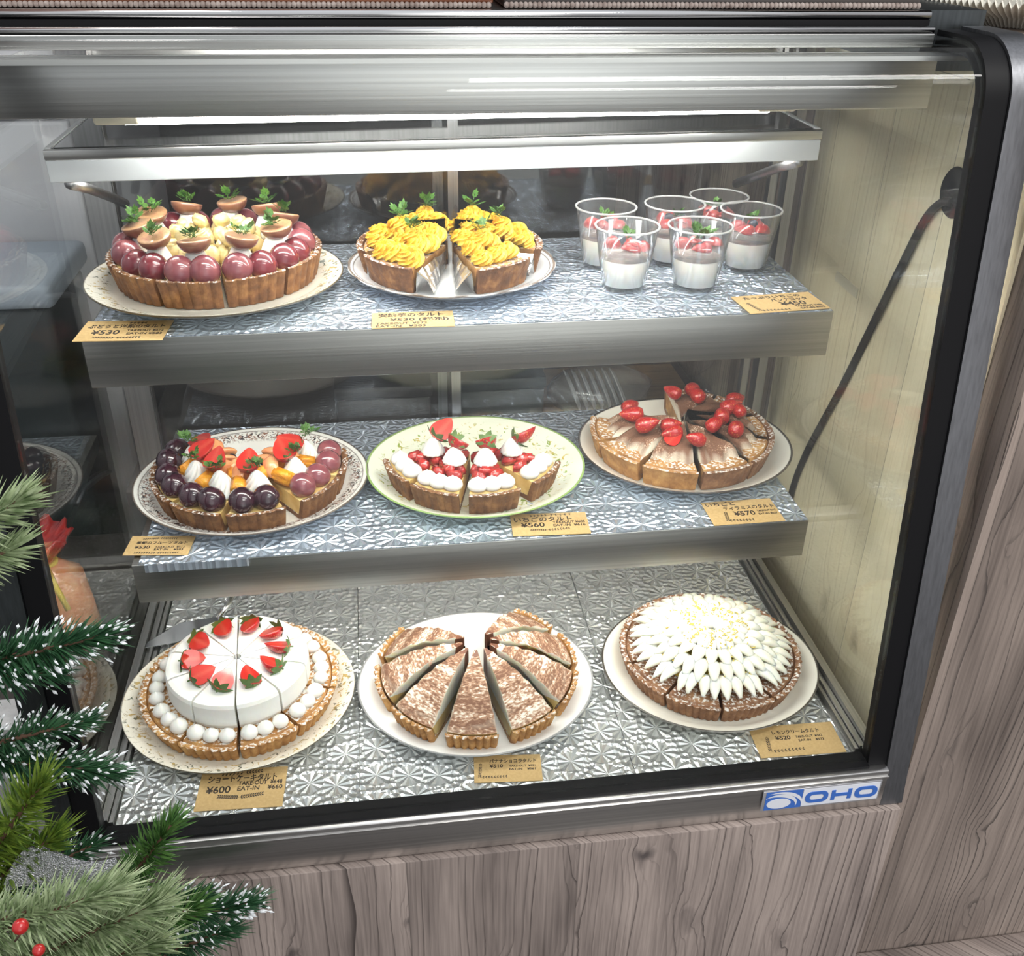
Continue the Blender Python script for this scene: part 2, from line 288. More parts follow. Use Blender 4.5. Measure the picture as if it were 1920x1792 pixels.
noisy('cream_warm', [(0.84, 0.80, 0.66), (0.89, 0.87, 0.78)], scale=40, rough=0.45, bump=0.1, bscale=120)
noisy('lemon_zest', [(0.72, 0.52, 0.06), (0.85, 0.68, 0.14)], scale=300, rough=0.5)
noisy('sweet_potato', [(0.60, 0.32, 0.015), (0.80, 0.52, 0.05)], scale=35, rough=0.42, bump=0.15, bscale=150)
noisy('grape_red', [(0.10, 0.010, 0.020), (0.24, 0.035, 0.045)], scale=35, rough=0.22, coat=0.8)
noisy('grape_plum', [(0.15, 0.03, 0.05), (0.33, 0.10, 0.10)], scale=35, rough=0.22, coat=0.8)
noisy('grape_black', [(0.012, 0.004, 0.009), (0.06, 0.012, 0.025)], scale=35, rough=0.2, coat=0.8)
noisy('fig_skin', [(0.17, 0.060, 0.035), (0.26, 0.11, 0.06)], scale=60, rough=0.3, coat=0.4)
noisy('fig_flesh', [(0.28, 0.14, 0.07), (0.42, 0.24, 0.12), (0.33, 0.11, 0.07)], scale=120, rough=0.3, coat=0.5)
noisy('pear', [(0.70, 0.52, 0.20), (0.84, 0.72, 0.40)], scale=50, rough=0.3, coat=0.4)
noisy('orange_flesh', [(0.70, 0.22, 0.008), (0.88, 0.42, 0.025)], scale=90, rough=0.3, bump=0.9, bscale=260, coat=0.3)
noisy('grapefruit', [(0.78, 0.26, 0.10), (0.88, 0.46, 0.22)], scale=70, rough=0.25, bump=0.4, bscale=140, coat=0.4)
noisy('herb', [(0.025, 0.085, 0.010), (0.075, 0.19, 0.02)], scale=150, rough=0.5)
noisy('calyx', [(0.05, 0.10, 0.02), (0.12, 0.20, 0.05)], scale=120, rough=0.5)
simple('blueberry', (0.012, 0.014, 0.03), 0.3)
noisy('jam', [(0.32, 0.010, 0.012), (0.60, 0.04, 0.03)], scale=80, rough=0.15, bump=0.6, bscale=150, coat=0.8)
def berry(name, base, pale=None):
    m, t, b = newmat(name); tc = nd(t, 'ShaderNodeTexCoord')
    if pale is None:
        v = nd(t, 'ShaderNodeTexVoronoi'); v.inputs['Scale'].default_value = 330; L(t, tc.outputs['Object'], v.inputs['Vector'])
        r = nd(t, 'ShaderNodeMapRange'); r.inputs[1].default_value = 0.18; r.inputs[2].default_value = 0.26; r.inputs[3].default_value = 1; r.inputs[4].default_value = 0; L(t, v.outputs['Distance'], r.inputs[0])
        mx = nd(t, 'ShaderNodeMix'); mx.data_type = 'RGBA'; L(t, r.outputs[0], mx.inputs[0]); mx.inputs[6].default_value = (*base, 1); mx.inputs[7].default_value = (0.62, 0.25, 0.06, 1)
        L(t, mx.outputs[2], b.inputs['Base Color'])
        bp = nd(t, 'ShaderNodeBump'); bp.inputs['Strength'].default_value = 0.5; bp.inputs['Distance'].default_value = 0.001; L(t, v.outputs['Distance'], bp.inputs['Height']); L(t, bp.outputs[0], b.inputs['Normal'])
    else:
        s = nd(t, 'ShaderNodeSeparateXYZ'); L(t, tc.outputs['Object'], s.inputs[0]); ab = nd(t, 'ShaderNodeMath', operation='ABSOLUTE'); L(t, s.outputs[0], ab.inputs[0])
        n = nd(t, 'ShaderNodeTexNoise'); n.inputs['Scale'].default_value = 250; L(t, tc.outputs['Object'], n.inputs['Vector'])
        ad = nd(t, 'ShaderNodeMath', operation='MULTIPLY_ADD'); L(t, n.outputs['Fac'], ad.inputs[0]); ad.inputs[1].default_value = 0.006; L(t, ab.outputs[0], ad.inputs[2])
        r = nd(t, 'ShaderNodeMapRange'); r.inputs[1].default_value = 0.002; r.inputs[2].default_value = 0.0075; L(t, ad.outputs[0], r.inputs[0])
        mx = nd(t, 'ShaderNodeMix'); mx.data_type = 'RGBA'; L(t, r.outputs[0], mx.inputs[0]); mx.inputs[6].default_value = (*pale, 1); mx.inputs[7].default_value = (*base, 1)
        L(t, mx.outputs[2], b.inputs['Base Color'])
    b.inputs['Roughness'].default_value = 0.28; b.inputs['Coat Weight'].default_value = 0.35; b.inputs['Coat Roughness'].default_value = 0.08
berry('strawberry_skin', (0.40, 0.012, 0.014))
berry('strawberry_cut', (0.50, 0.022, 0.016), (0.56, 0.075, 0.045))
def cocoa(name, lo, hi, wave=0, sugar=0.0):
    """cream with sieved cocoa, streaked"""
    m, t, b = newmat(name); tc = nd(t, 'ShaderNodeTexCoord'); oi = nd(t, 'ShaderNodeObjectInfo')
    rv = nd(t, 'ShaderNodeCombineXYZ'); L(t, oi.outputs['Random'], rv.inputs[2]); ad = nd(t, 'ShaderNodeVectorMath', operation='ADD'); L(t, tc.outputs['Object'], ad.inputs[0]); L(t, rv.outputs[0], ad.inputs[1])
    n1 = nd(t, 'ShaderNodeTexNoise'); n1.inputs['Scale'].default_value = 22; n1.inputs['Detail'].default_value = 3
    mp = nd(t, 'ShaderNodeMapping'); mp.inputs['Scale'].default_value = (3.2, 0.5, 1) if wave else (1, 1, 1); L(t, ad.outputs[0], mp.inputs[0]); L(t, mp.outputs[0], n1.inputs['Vector'])
    n2 = nd(t, 'ShaderNodeTexNoise'); n2.inputs['Scale'].default_value = 420; n2.inputs['Detail'].default_value = 3
    mp2 = nd(t, 'ShaderNodeMapping'); mp2.inputs['Scale'].default_value = (1, 0.45, 1) if wave else (1, 1, 1); L(t, ad.outputs[0], mp2.inputs[0]); L(t, mp2.outputs[0], n2.inputs['Vector'])
    s = nd(t, 'ShaderNodeMath', operation='MULTIPLY_ADD'); L(t, n1.outputs['Fac'], s.inputs[0]); s.inputs[1].default_value = 1.1; L(t, n2.outputs['Fac'], s.inputs[2])
    r = nd(t, 'ShaderNodeValToRGB'); el = r.color_ramp.elements; el[0].position = lo; el[0].color = (0.84, 0.76, 0.64, 1); el[1].position = hi; el[1].color = (0.20, 0.095, 0.055, 1)
    q = el.new((lo+hi)/2); q.color = (0.42, 0.24, 0.15, 1)
    mr = nd(t, 'ShaderNodeMapRange'); mr.inputs[1].default_value = 0.5; mr.inputs[2].default_value = 1.6; L(t, s.outputs[0], mr.inputs[0]); L(t, mr.outputs[0], r.inputs[0])
    L(t, r.outputs[0], b.inputs['Base Color']); b.inputs['Roughness'].default_value = 0.75
    ge = nd(t, 'ShaderNodeNewGeometry'); sz = nd(t, 'ShaderNodeSeparateXYZ'); L(t, ge.outputs['Normal'], sz.inputs[0])
    up = nd(t, 'ShaderNodeMapRange'); up.inputs[1].default_value = 0.35; up.inputs[2].default_value = 0.8; L(t, sz.outputs[2], up.inputs[0])
    mc = nd(t, 'ShaderNodeMix'); mc.data_type = 'RGBA'; L(t, up.outputs[0], mc.inputs[0]); mc.inputs[6].default_value = (0.84, 0.76, 0.62, 1); L(t, r.outputs[0], mc.inputs[7]); L(t, mc.outputs[2], b.inputs['Base Color'])
    bp = nd(t, 'ShaderNodeBump'); bp.inputs['Strength'].default_value = 0.5; bp.inputs['Distance'].default_value = 0.002; L(t, s.outputs[0], bp.inputs['Height']); L(t, bp.outputs[0], b.inputs['Normal'])
cocoa('cocoa_cream', 0.20, 0.42)
cocoa('cocoa_swirl', 0.31, 0.62, 1)
noisy('choco', [(0.10, 0.035, 0.02), (0.20, 0.08, 0.045)], scale=40, rough=0.4)
noisy('panna', [(0.88, 0.86, 0.79), (0.92, 0.90, 0.84)], scale=20, rough=0.35)
noisy('foil_wrap', [(0.6, 0.6, 0.6), (0.85, 0.85, 0.86)], scale=60, rough=0.22, metal=0.9, bump=0.9, bscale=90)

for nm_, w_s in (('cream', 0.35), ('cream_warm', 0.6), ('panna', 0.5), ('custard', 0.3)):
    bs_ = MATS[nm_].node_tree.nodes['Principled BSDF']; bs_.inputs['Subsurface Weight'].default_value = w_s
    bs_.inputs['Subsurface Radius'].default_value = (1.0, 0.75, 0.5); bs_.inputs['Subsurface Scale'].default_value = 0.008

def plate_mat(name, base, rings, pattern=None):
    """glazed plate: thin rings at given radii (fraction of radius) and a printed wreath"""
    m, t, b = newmat(name); tc = nd(t, 'ShaderNodeTexCoord'); s = nd(t, 'ShaderNodeSeparateXYZ'); L(t, tc.outputs['Object'], s.inputs[0])
    cb = nd(t, 'ShaderNodeCombineXYZ'); L(t, s.outputs[0], cb.inputs[0]); L(t, s.outputs[1], cb.inputs[1])
    ln = nd(t, 'ShaderNodeVectorMath', operation='LENGTH'); L(t, cb.outputs[0], ln.inputs[0])
    rad = ln.outputs['Value']
    cur = None
    rgb = nd(t, 'ShaderNodeRGB'); rgb.outputs[0].default_value = (*base, 1); cur = rgb.outputs[0]
    def over(fac, col):
        nonlocal cur
        mx = nd(t, 'ShaderNodeMix'); mx.data_type = 'RGBA'; L(t, fac, mx.inputs[0]); L(t, cur, mx.inputs[6])
        if isinstance(col, tuple): mx.inputs[7].default_value = (*col, 1)
        else: L(t, col, mx.inputs[7])
        cur = mx.outputs[2]
    def band(lo, hi, soft=0.0006):
        a = nd(t, 'ShaderNodeMapRange'); a.inputs[1].default_value = lo-soft; a.inputs[2].default_value = lo+soft; L(t, rad, a.inputs[0])
        c = nd(t, 'ShaderNodeMapRange'); c.inputs[1].default_value = hi-soft; c.inputs[2].default_value = hi+soft; c.inputs[3].default_value = 1; c.inputs[4].default_value = 0; L(t, rad, c.inputs[0])
        q = nd(t, 'ShaderNodeMath', operation='MULTIPLY'); L(t, a.outputs[0], q.inputs[0]); L(t, c.outputs[0], q.inputs[1]); return q.outputs[0]
    if pattern:
        for lo, hi, sc, th, col, col2 in pattern:
            v = nd(t, 'ShaderNodeTexNoise'); v.inputs['Scale'].default_value = sc; v.inputs['Detail'].default_value = 3; v.inputs['Roughness'].default_value = 0.6; v.inputs['Distortion'].default_value = 1.5; L(t, cb.outputs[0], v.inputs['Vector'])
            g = nd(t, 'ShaderNodeMapRange'); g.inputs[1].default_value = th; g.inputs[2].default_value = th+0.03; L(t, v.outputs['Fac'], g.inputs[0])
            bd = band(lo, hi, 0.004); q = nd(t, 'ShaderNodeMath', operation='MULTIPLY'); L(t, g.outputs[0], q.inputs[0]); L(t, bd, q.inputs[1])
            v2 = nd(t, 'ShaderNodeTexNoise'); v2.inputs['Scale'].default_value = sc*0.6; L(t, cb.outputs[0], v2.inputs['Vector'])
            rr = nd(t, 'ShaderNodeValToRGB'); el = rr.color_ramp.elements; el[0].position = 0.45; el[0].color = (*col, 1); el[1].position = 0.55; el[1].color = (*col2, 1); L(t, v2.outputs['Fac'], rr.inputs[0])
            over(q.outputs[0], rr.outputs[0])
    for lo, hi, col in rings: over(band(lo, hi), col)
    L(t, cur, b.inputs['Base Color']); b.inputs['Roughness'].default_value = 0.14; b.inputs['Coat Weight'].default_value = 0.4
    return m

# ---------------------------------------------------------------- mesh builder
class MB:
    def __init__(s): s.v = []; s.f = []; s.m = []; s.sm = []
    def add(s, vs, fs, mi=0, smooth=False, mat=None):
        o = len(s.v)
        for p in vs:
            p = Vector(p)
            if mat is not None: p = mat @ p
            s.v.append(tuple(p))
        for f in fs: s.f.append([i+o for i in f]); s.m.append(mi); s.sm.append(smooth)
        return s
    def box(s, a, b, mi=0, mat=None):
        x0, y0, z0 = a; x1, y1, z1 = b
        v = [(x0, y0, z0), (x1, y0, z0), (x1, y1, z0), (x0, y1, z0), (x0, y0, z1), (x1, y0, z1), (x1, y1, z1), (x0, y1, z1)]
        return s.add(v, [(0, 3, 2, 1), (4, 5, 6, 7), (0, 1, 5, 4), (1, 2, 6, 5), (2, 3, 7, 6), (3, 0, 4, 7)], mi, False, mat)
    def rbox(s, a, b, r=0.002, mi=0, mat=None, seg=2):
        bm = bmesh.new(); bmesh.ops.create_cube(bm, size=1)
        for v in bm.verts:
            v.co = Vector([a[i]+(v.co[i]+0.5)*(b[i]-a[i]) for i in range(3)])
        bmesh.ops.bevel(bm, geom=bm.edges[:], offset=r, segments=seg, affect='EDGES', profile=0.5)
        bm.verts.index_update(); s.add([v.co.copy() for v in bm.verts], [[v.index for v in f.verts] for f in bm.faces], mi, True, mat); bm.free(); return s
    def prism(s, poly, x0, x1, mi=0, axis='x', mat=None, smooth=False):
        n = len(poly)
        def P(p, x): return (x, p[0], p[1]) if axis == 'x' else ((p[0], p[1], x) if axis == 'z' else (p[0], x, p[1]))
        v = [P(p, x0) for p in poly]+[P(p, x1) for p in poly]
        fs = [list(range(n))[::-1], [i+n for i in range(n)]]+[(i, (i+1) % n, (i+1) % n+n, i+n) for i in range(n)]
        return s.add(v, fs, mi, smooth, mat)
    def revolve(s, prof, n=24, mod=None, mi=0, mat=None, smooth=True, closed=False, a0=0, a1=2*PI):
        full = abs(a1-a0-2*PI) < 1e-6; k = len(prof); N = n if full else n+1; v = []
        for i in range(N):
            a = a0+(a1-a0)*i/n
            for j, (r, z) in enumerate(prof):
                rr, aa, zz = (r, a, z) if mod is None else mod(r, a, z, j)
                v.append((rr*math.cos(aa), rr*math.sin(aa), zz))
        fs = []
        for i in range(n):
            i2 = (i+1) % N
            for j in range(k-1+(1 if closed else 0)):
                j2 = (j+1) % k
                fs.append((i*k+j, i2*k+j, i2*k+j2, i*k+j2))
        return s.add(v, fs, mi, smooth, mat)
    def tube(s, pts, r, n=8, mi=0, mat=None, cap=True):
        pts = [Vector(p) for p in pts]; v = []; k = len(pts); rs = r if isinstance(r, (list, tuple)) else [r]*k
        up = None
        for i, p in enumerate(pts):
            t = (pts[min(i+1, k-1)]-pts[max(i-1, 0)]).normalized()
            if up is None:
                up = Vector((0, 0, 1)) if abs(t.z) < 0.9 else Vector((1, 0, 0))
            a = t.cross(up).normalized(); b = a.cross(t); up = b
            for j in range(n):
                q = 2*PI*j/n; v.append(p+a*math.cos(q)*rs[i]+b*math.sin(q)*rs[i])
        fs = [(i*n+j, i*n+(j+1) % n, (i+1)*n+(j+1) % n, (i+1)*n+j) for i in range(k-1) for j in range(n)]
        if cap: fs += [list(range(n))[::-1], [(k-1)*n+j for j in range(n)]]
        return s.add(v, fs, mi, True, mat)
    def blob(s, c, r, mi=0, seg=12, rings=7, mat=None, noise=0.0):
        v = []; r = Vector(r if hasattr(r, '__len__') else (r, r, r)); c = Vector(c)
        prof = []
        for j in range(rings+1):
            a = -PI/2+PI*j/rings; prof.append((math.cos(a), math.sin(a)))
        for i in range(seg):
            q = 2*PI*i/seg
            for (cr, sz) in prof:
                k = 1+noise*math.sin(q*3+sz*5)
                v.append(c+Vector((r.x*cr*math.cos(q)*k, r.y*cr*math.sin(q)*k, r.z*sz*k)))
        K = rings+1
        fs = [(i*K+j, ((i+1) % seg)*K+j, ((i+1) % seg)*K+j+1, i*K+j+1) for i in range(seg) for j in range(rings)]
        return s.add(v, fs, mi, True, mat)
    def mesh(s, name, mats):
        me = bpy.data.meshes.new(name); me.from_pydata([tuple(p) for p in s.v], [], s.f)
        for m in (mats if isinstance(mats, (list, tuple)) else [mats]): me.materials.append(MATS[m])
        for p, mi, sm in zip(me.polygons, s.m, s.sm): p.material_index = mi; p.use_smooth = sm
        bm = bmesh.new(); bm.from_mesh(me); bmesh.ops.remove_doubles(bm, verts=bm.verts[:], dist=1e-6)
        bmesh.ops.recalc_face_normals(bm, faces=bm.faces[:]); bm.to_mesh(me); bm.free(); me.update()
        return me
def ob(name, me, parent=None, loc=(0, 0, 0), rot=(0, 0, 0), sc=1.0, **props):
    if isinstance(me, tuple): me = me[0].mesh(name, me[1])
    o = bpy.data.objects.new(name, me); COL.objects.link(o)
    if parent is not None: o.parent = parent
    o.location = loc; o.rotation_euler = rot; o.scale = (sc, sc, sc) if not hasattr(sc, '__len__') else sc
    for k, v in props.items(): o[k] = v
    return o
def tag(o, label, cat, group=None):
    o['label'] = label; o['category'] = cat
    if group: o['group'] = group
    return o
def thing(name, label, cat, loc=(0, 0, 0), rz=0.0, group=None, sc=1.0):
    o = bpy.data.objects.new(name, None); COL.objects.link(o); o.empty_display_size = 0.02
    o.location = loc; o.rotation_euler = (0, 0, rz); o.scale = (sc, sc, sc) if not hasattr(sc, '__len__') else sc
    return tag(o, label, cat, group)
def struct(name, mb, mat, **kw):
    o = ob(name, (mb, mat)); o['kind'] = 'structure'
    return o
HOURS = ['twelve', 'one', 'two', 'three', 'four', 'five', 'six', 'seven', 'eight', 'nine', 'ten', 'eleven']
def hour(ang): return HOURS[int(round(((90-ang) % 360)/30)) % 12]

# ---------------------------------------------------------------- the place
FLOOR = -0.62
struct('floor', MB().box((-3, -3, FLOOR-0.05), (3, 2.2, FLOOR)), 'counter_dark')
struct('wall_back', MB().box((-2.0, 1.75, FLOOR), (2.0, 1.85, 1.5)), 'dark_wall')
struct('ceiling', MB().box((-2.0, 0.62, 1.5), (2.0, 1.85, 1.56)), 'dark_wall')
struct('wall_right', MB().box((0.532, 0.012, FLOOR), (1.6, 1.75, 0.808), 0), 'wood_wall')
struct('trim_1', MB().box((0.528, 0.075, FLOOR), (0.5318, 0.60, 0.808)), 'wood_side')       # pale boards lining the wall beside the case
struct('baseboard_right', MB().rbox((0.534, -0.022, FLOOR), (1.6, 0.0115, -0.425), 0.003), 'wood_plinth')
struct('wall_left', MB().box((-2.0, 0.012, FLOOR), (-0.512, 0.06, 0.16)), 'plaster')

# wooden plinth under the case
pl = thing('wooden_plinth', 'weathered grey wooden plinth carrying the glass display case', 'plinth', (0, 0, FLOOR))
ob('front_panel', (MB().rbox((-0.500, -0.030, 0.0), (0.505, -0.010, 0.556), 0.0012), 'wood_plinth'), pl)
ob('side_panel', (MB().box((0.485, -0.0095, 0.0), (0.505, 0.545, 0.556)), 'wood_plinth'), pl)
ob('side_panel', (MB().box((-0.500, -0.0095, 0.0), (-0.480, 0.545, 0.556)), 'wood_plinth'), pl)

# ---------------------------------------------------------------- display case
ZM, ZU = 0.2395, 0.5124
case = thing('display_case', 'refrigerated glass display case with steel shelves full of tarts', 'display case', (0, 0, -0.062))
Z0 = 0.062       # case origin sits on the plinth; Z0 lifts scene heights into the case frame
def cp(name, mb, mat, parent=None, **kw):
    if parent is None: return ob(name, (mb, mat), case, (0, 0, Z0), **kw)
    return ob(name, (mb, mat), parent, **kw)
GL = 0.1218
def profile(off=0.0, z0=0.0, rb=0.055, zb=0.765, yend=0.175, n=14):
    """front glass line in (y, z), offset inward by off"""
    d = Vector((GL, 1)).normalized(); nrm = Vector((d.y, -d.x))      # nrm points into the case
    P = lambda z: Vector((-0.008+GL*z, z))
    pts = [P(z0)+nrm*off, P(zb)+nrm*off]
    c = P(zb)+nrm*rb; a0 = math.atan2(-nrm.y, -nrm.x)
    for i in range(1, n+1):
        a = a0+(PI/2-a0)*i/n; pts.append(c+Vector((math.cos(a), math.sin(a)))*(rb-off))
    pts.append(Vector((yend, pts[-1].y)))
    return pts
def ribbon(o0, o1, x0, x1, z0=0.0, yend=0.175, rb=0.055, smooth=True):
    a = profile(o0, z0, rb, yend=yend); b = profile(o1, z0, rb, yend=yend); k = len(a); mb = MB()
    v = [(x, p.x, p.y) for x in (x0, x1) for p in a+b]; K = 2*k
    fs = []
    for i in range(k-1):
        fs += [(i, i+1, K+i+1, K+i), (k+i, K+k+i, K+k+i+1, k+i+1), (i, k+i, k+i+1, i+1), (K+i, K+i+1, K+k+i+1, K+k+i)]
    fs += [(0, K, K+k, k), (k-1, 2*k-1, K+2*k-1, K+k-1)]
    return mb.add(v, fs, 0, False)
GT = profile()[-1].y
def shade(o):
    for p in o.data.polygons: p.use_smooth = True
    if hasattr(o.data, 'set_sharp_from_angle'): o.data.set_sharp_from_angle(angle=R(25))
    return o
shade(cp('front_glass', ribbon(0.0, 0.005, -0.4555, 0.4555, 0.004), 'pane'))
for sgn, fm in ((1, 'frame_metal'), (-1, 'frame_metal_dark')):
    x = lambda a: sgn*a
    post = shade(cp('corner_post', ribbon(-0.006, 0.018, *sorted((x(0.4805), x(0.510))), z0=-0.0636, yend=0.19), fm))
    shade(cp('gasket', ribbon(-0.003, 0.014, *sorted((x(0.4560), x(0.4800))), z0=-0.006, yend=0.19), 'rubber', post))
    # side pane and its rails
    poly = [(0.014, 0.0), (0.105, 0.72), (0.14, 0.775), (0.53, 0.775), (0.53, 0.0)]
    sg = cp('side_glass', MB().prism(poly, *sorted((x(0.4760), x(0.4800)))), 'pane_side')
    rail = MB()
    for (a, b_, h) in ((0.4490, 0.4535, 0.006), (0.4545, 0.4580, 0.010), (0.4590, 0.4640, 0.005), (0.4650, 0.4752, 0.013)):
        rail.box((min(x(a), x(b_)), 0.012, -0.004), (max(x(a), x(b_)), 0.535, h))
    cp('bottom_rail', rail, 'steel_depth')
    up = MB().box((min(x(0.462), x(0.4755)), 0.512, 0.0), (max(x(0.462), x(0.4755)), 0.535, 0.775))
    if sgn < 0: up = MB().box((-0.4755, 0.512, 0.0), (-0.4405, 0.535, 0.775))
    up.box((min(x(0.440), x(0.450)), 0.518, 0.0), (max(x(0.440), x(0.450)), 0.532, 0.775))
    cp('rear_upright', up, 'steel_upright')
    cp('top_end_cap', MB().box((min(x(0.446), x(0.510)), 0.20, 0.776), (max(x(0.446), x(0.510)), 0.55, GT+0.0195)), 'frame_metal_dark') if sgn > 0 else None
# front rail with the maker's plate
rl = cp('front_rail', MB().rbox((-0.480, -0.0225, -0.0615), (0.480, -0.009, -0.0006), 0.0015).box((-0.480, -0.0245, -0.012), (0.480, -0.0226, -0.0090)), 'steel')
cp('rail_gasket', MB().box((-0.4555, -0.016, -0.0005), (0.4555, 0.006, 0.0035)).box((-0.4555, 0.0, -0.0005), (0.4555, 0.011, 0.0016)), 'rubber')
def maker_plate():
    W, H = 0.154, 0.034
    pm = cp('maker_plate', MB().rbox((-W/2, -0.0004, -H/2), (W/2, 0.0004, H/2), 0.0003), 'silver_logo', rl)
    pm.location = (0.3945, -0.0252, -0.0295)
    k = -0.0005
    white = MB().box((-0.025, k-0.0003, -0.0145), (W/2-0.002, k, 0.0145))
    ob('white_field', (white, 'white_logo'), pm)
    ob('blue_field', (MB().box((-W/2+0.004, k-0.0003, -0.0155), (-0.0255, k, 0.0155)), 'blue_logo'), pm)
    # arcs on the blue field
    def ell(cx, cz, rx, rz, n=36, cut=None, y=k-0.0006):
        return [(cx+rx*math.cos(2*PI*i/n), cz+rz*math.sin(2*PI*i/n)) for i in range(n)]
    x0, x1, zb, zt = -W/2+0.0055, -0.0268, -0.0138, 0.0145
    def crescent(c0, r0, c1, r1, n=28):
        pts = []
        for i in range(n+1):
            a = PI-PI*i/n
            pts.append((max(x0, min(x1, c0[0]+r0[0]*math.cos(a))), c0[1]+r0[1]*math.sin(a)))
        for i in range(n+1):
            a = PI*i/n
            pts.append((max(x0, min(x1, c1[0]+r1[0]*math.cos(a))), c1[1]+r1[1]*math.sin(a)))
        return pts
    wm = MB()
    wm.prism(ell(x0+0.0165, zb+0.0085, 0.0155, 0.0085), k-0.0007, k-0.0002, axis='y')
    def arcband(cx, cz, rx, rz, t, a0, a1, n=24):
        v = []
        for i in range(n+1):
            a = a0+(a1-a0)*i/n; f = t*math.sin(PI*min(1, max(0.02, i/n)))
            v += [(cx+rx*math.cos(a), k-0.0007, cz+rz*math.sin(a)), (cx+(rx-f)*math.cos(a), k-0.0007, cz+(rz-f)*math.sin(a))]
        wm.add(v, [(2*i, 2*i+1, 2*i+3, 2*i+2) for i in range(n)])
    arcband(x0+0.0165, zb+0.0075, 0.0235, 0.0170, 0.0055, R(140), R(-22))
    arcband(x0+0.0175, zb+0.0075, 0.0295, 0.0210, 0.0050, R(120), R(-15))
    ob('emblem', (wm, 'white_logo'), pm)
    def stadium(cx, w, h, r, n=8):
        pts = []
        for qx, qz, a0 in ((w/2-r, h/2-r, 0), (-w/2+r, h/2-r, PI/2), (-w/2+r, -h/2+r, PI), (w/2-r, -h/2+r, 1.5*PI)):
            for i in range(n+1):
                a = a0+PI/2*i/n; pts.append((cx+qx+r*math.cos(a), qz+r*math.sin(a)))
        return pts
    for cx in (-0.0065, 0.058):
        lt = MB(); a = stadium(cx, 0.030, 0.019, 0.0085); b_ = stadium(cx, 0.018, 0.0085, 0.004); n = len(a)
        lt.add([(p[0], k-0.0009, p[1]) for p in a+b_]+[(p[0], k-0.0003, p[1]) for p in a+b_], [(i, (i+1) % n, n+(i+1) % n, n+i) for i in range(n)]+[(i, (i+1) % n, 2*n+(i+1) % n, 2*n+i) for i in range(n)])
        ob('letter', (lt, 'blue_logo'), pm)
    hl = MB().box((0.0125, k-0.0009, -0.0085), (0.0175, k-0.0003, 0.0085)).box((0.0340, k-0.0009, -0.0085), (0.0390, k-0.0003, 0.0085)).box((0.0175, k-0.0009, -0.0025), (0.0340, k-0.0003, 0.0025))
    ob('letter', (hl, 'blue_logo'), pm)
maker_plate()
cp('floor_tray', MB().box((-0.474, 0.0112, -0.060), (0.474, 0.545, -0.0045)), 'steel_depth')
cp('header_panel', MB().rbox((-0.4755, 0.176, 0.7435), (0.4550, 0.1795, GT-0.016), 0.001).box((-0.4755, 0.1796, 0.7435), (0.4550, 0.205, 0.746)).box((-0.4755, 0.150, GT-0.021), (0.4755, 0.1758, GT-0.0165)), 'steel')
tp = cp('top_panel', MB().rbox((-0.510, 0.1756, GT-0.012), (0.446, 0.21, GT+0.0005), 0.001).rbox((-0.510, 0.1985, GT+0.0006), (0.446, 0.55, GT+0.0195), 0.001), 'steel')
cp('top_trim', MB().tube([(-0.505, 0.1800, GT+0.0038), (0.4455, 0.1800, GT+0.0038)], 0.0032, 12).tube([(-0.505, 0.1930, GT+0.0160), (0.4455, 0.1930, GT+0.0160)], 0.0042, 12), 'chrome', tp)
cp('trim_groove', MB().box((-0.505, 0.1900, GT+0.0006), (0.4455, 0.1982, GT+0.0118)), 'rubber', tp)
for nm, z, y0, y1, xl, xr, h in (('upper_shelf', ZU, 0.2166, 0.5320, -0.4290, 0.4157, 0.0570), ('middle_shelf', ZM, 0.1867, 0.5320, -0.42, 0.42, 0.0562)):
    sh = cp(nm, MB().box((xl, y0+0.0022, z-0.010), (xr, y1, z-0.0016)), 'steel_lip')
    cp('front_lip', MB().rbox((xl, y0, z-h), (xr, y0+0.002, z-0.0012), 0.0006).box((xl, y0+0.0021, z-h), (xr, y0+0.012, z-h+0.0015)), 'steel_lip', sh)
    for s_, xx in ((-1, xl), (1, xr-0.0022)):
        cp('shelf_side', MB().prism([(y0+0.0125, z-h+0.002), (y0+0.0125, z-0.0102), (y1, z-0.0102), (y1, z-0.022)], xx, xx+0.0022), 'steel_depth', sh)
        xb = xx-0.012 if s_ < 0 else xx+0.006
        cp('shelf_bracket', MB().tube([(xb+0.004, 0.525, z-0.060), (xb+0.004, 0.49, z-0.045), (xb+0.004, 0.40, z-0.016), (xb+0.004, 0.36, z-0.0145)], 0.004, 8), 'steel_upright', sh)
    cp('strip_light', MB().tube([(xl+0.05, y0+0.026, z-0.030), (xr-0.05, y0+0.026, z-0.030)], 0.0075, 10), 'strip_lamp', sh)
# lit canopy: fluorescent tube behind the header, smoked glass shelf with a white front below it
fl = cp('ceiling_light', MB().box((-0.38, 0.2055, 0.7475), (0.335, 0.232, 0.752)), 'plastic_white')
cp('fluorescent_tube', MB().tube([(-0.345, 0.2155, 0.7385), (0.30, 0.2155, 0.7425)], 0.0085, 12), 'tube_light', fl)
for xa, xb, zz in ((-0.372, -0.330, 0.7335), (0.285, 0.328, 0.7385)):
    cp('lamp_socket', MB().rbox((xa, 0.2055, zz-0.002), (xb, 0.228, 0.7474), 0.003), 'plastic_cream', fl)
cn = cp('canopy_shelf', MB().box((-0.428, 0.2850, 0.6985), (0.392, 0.50, 0.7005)).box((-0.428, 0.2850, 0.6945), (0.392, 0.50, 0.6984), 1), ['gloss_black', 'plastic_white'])
cn.rotation_euler = (0, R(-0.6), 0)
cp('strip_light', MB().tube([(-0.40, 0.365, 0.6820), (0.365, 0.365, 0.6820)], 0.0075, 10), 'canopy_lamp', cn)
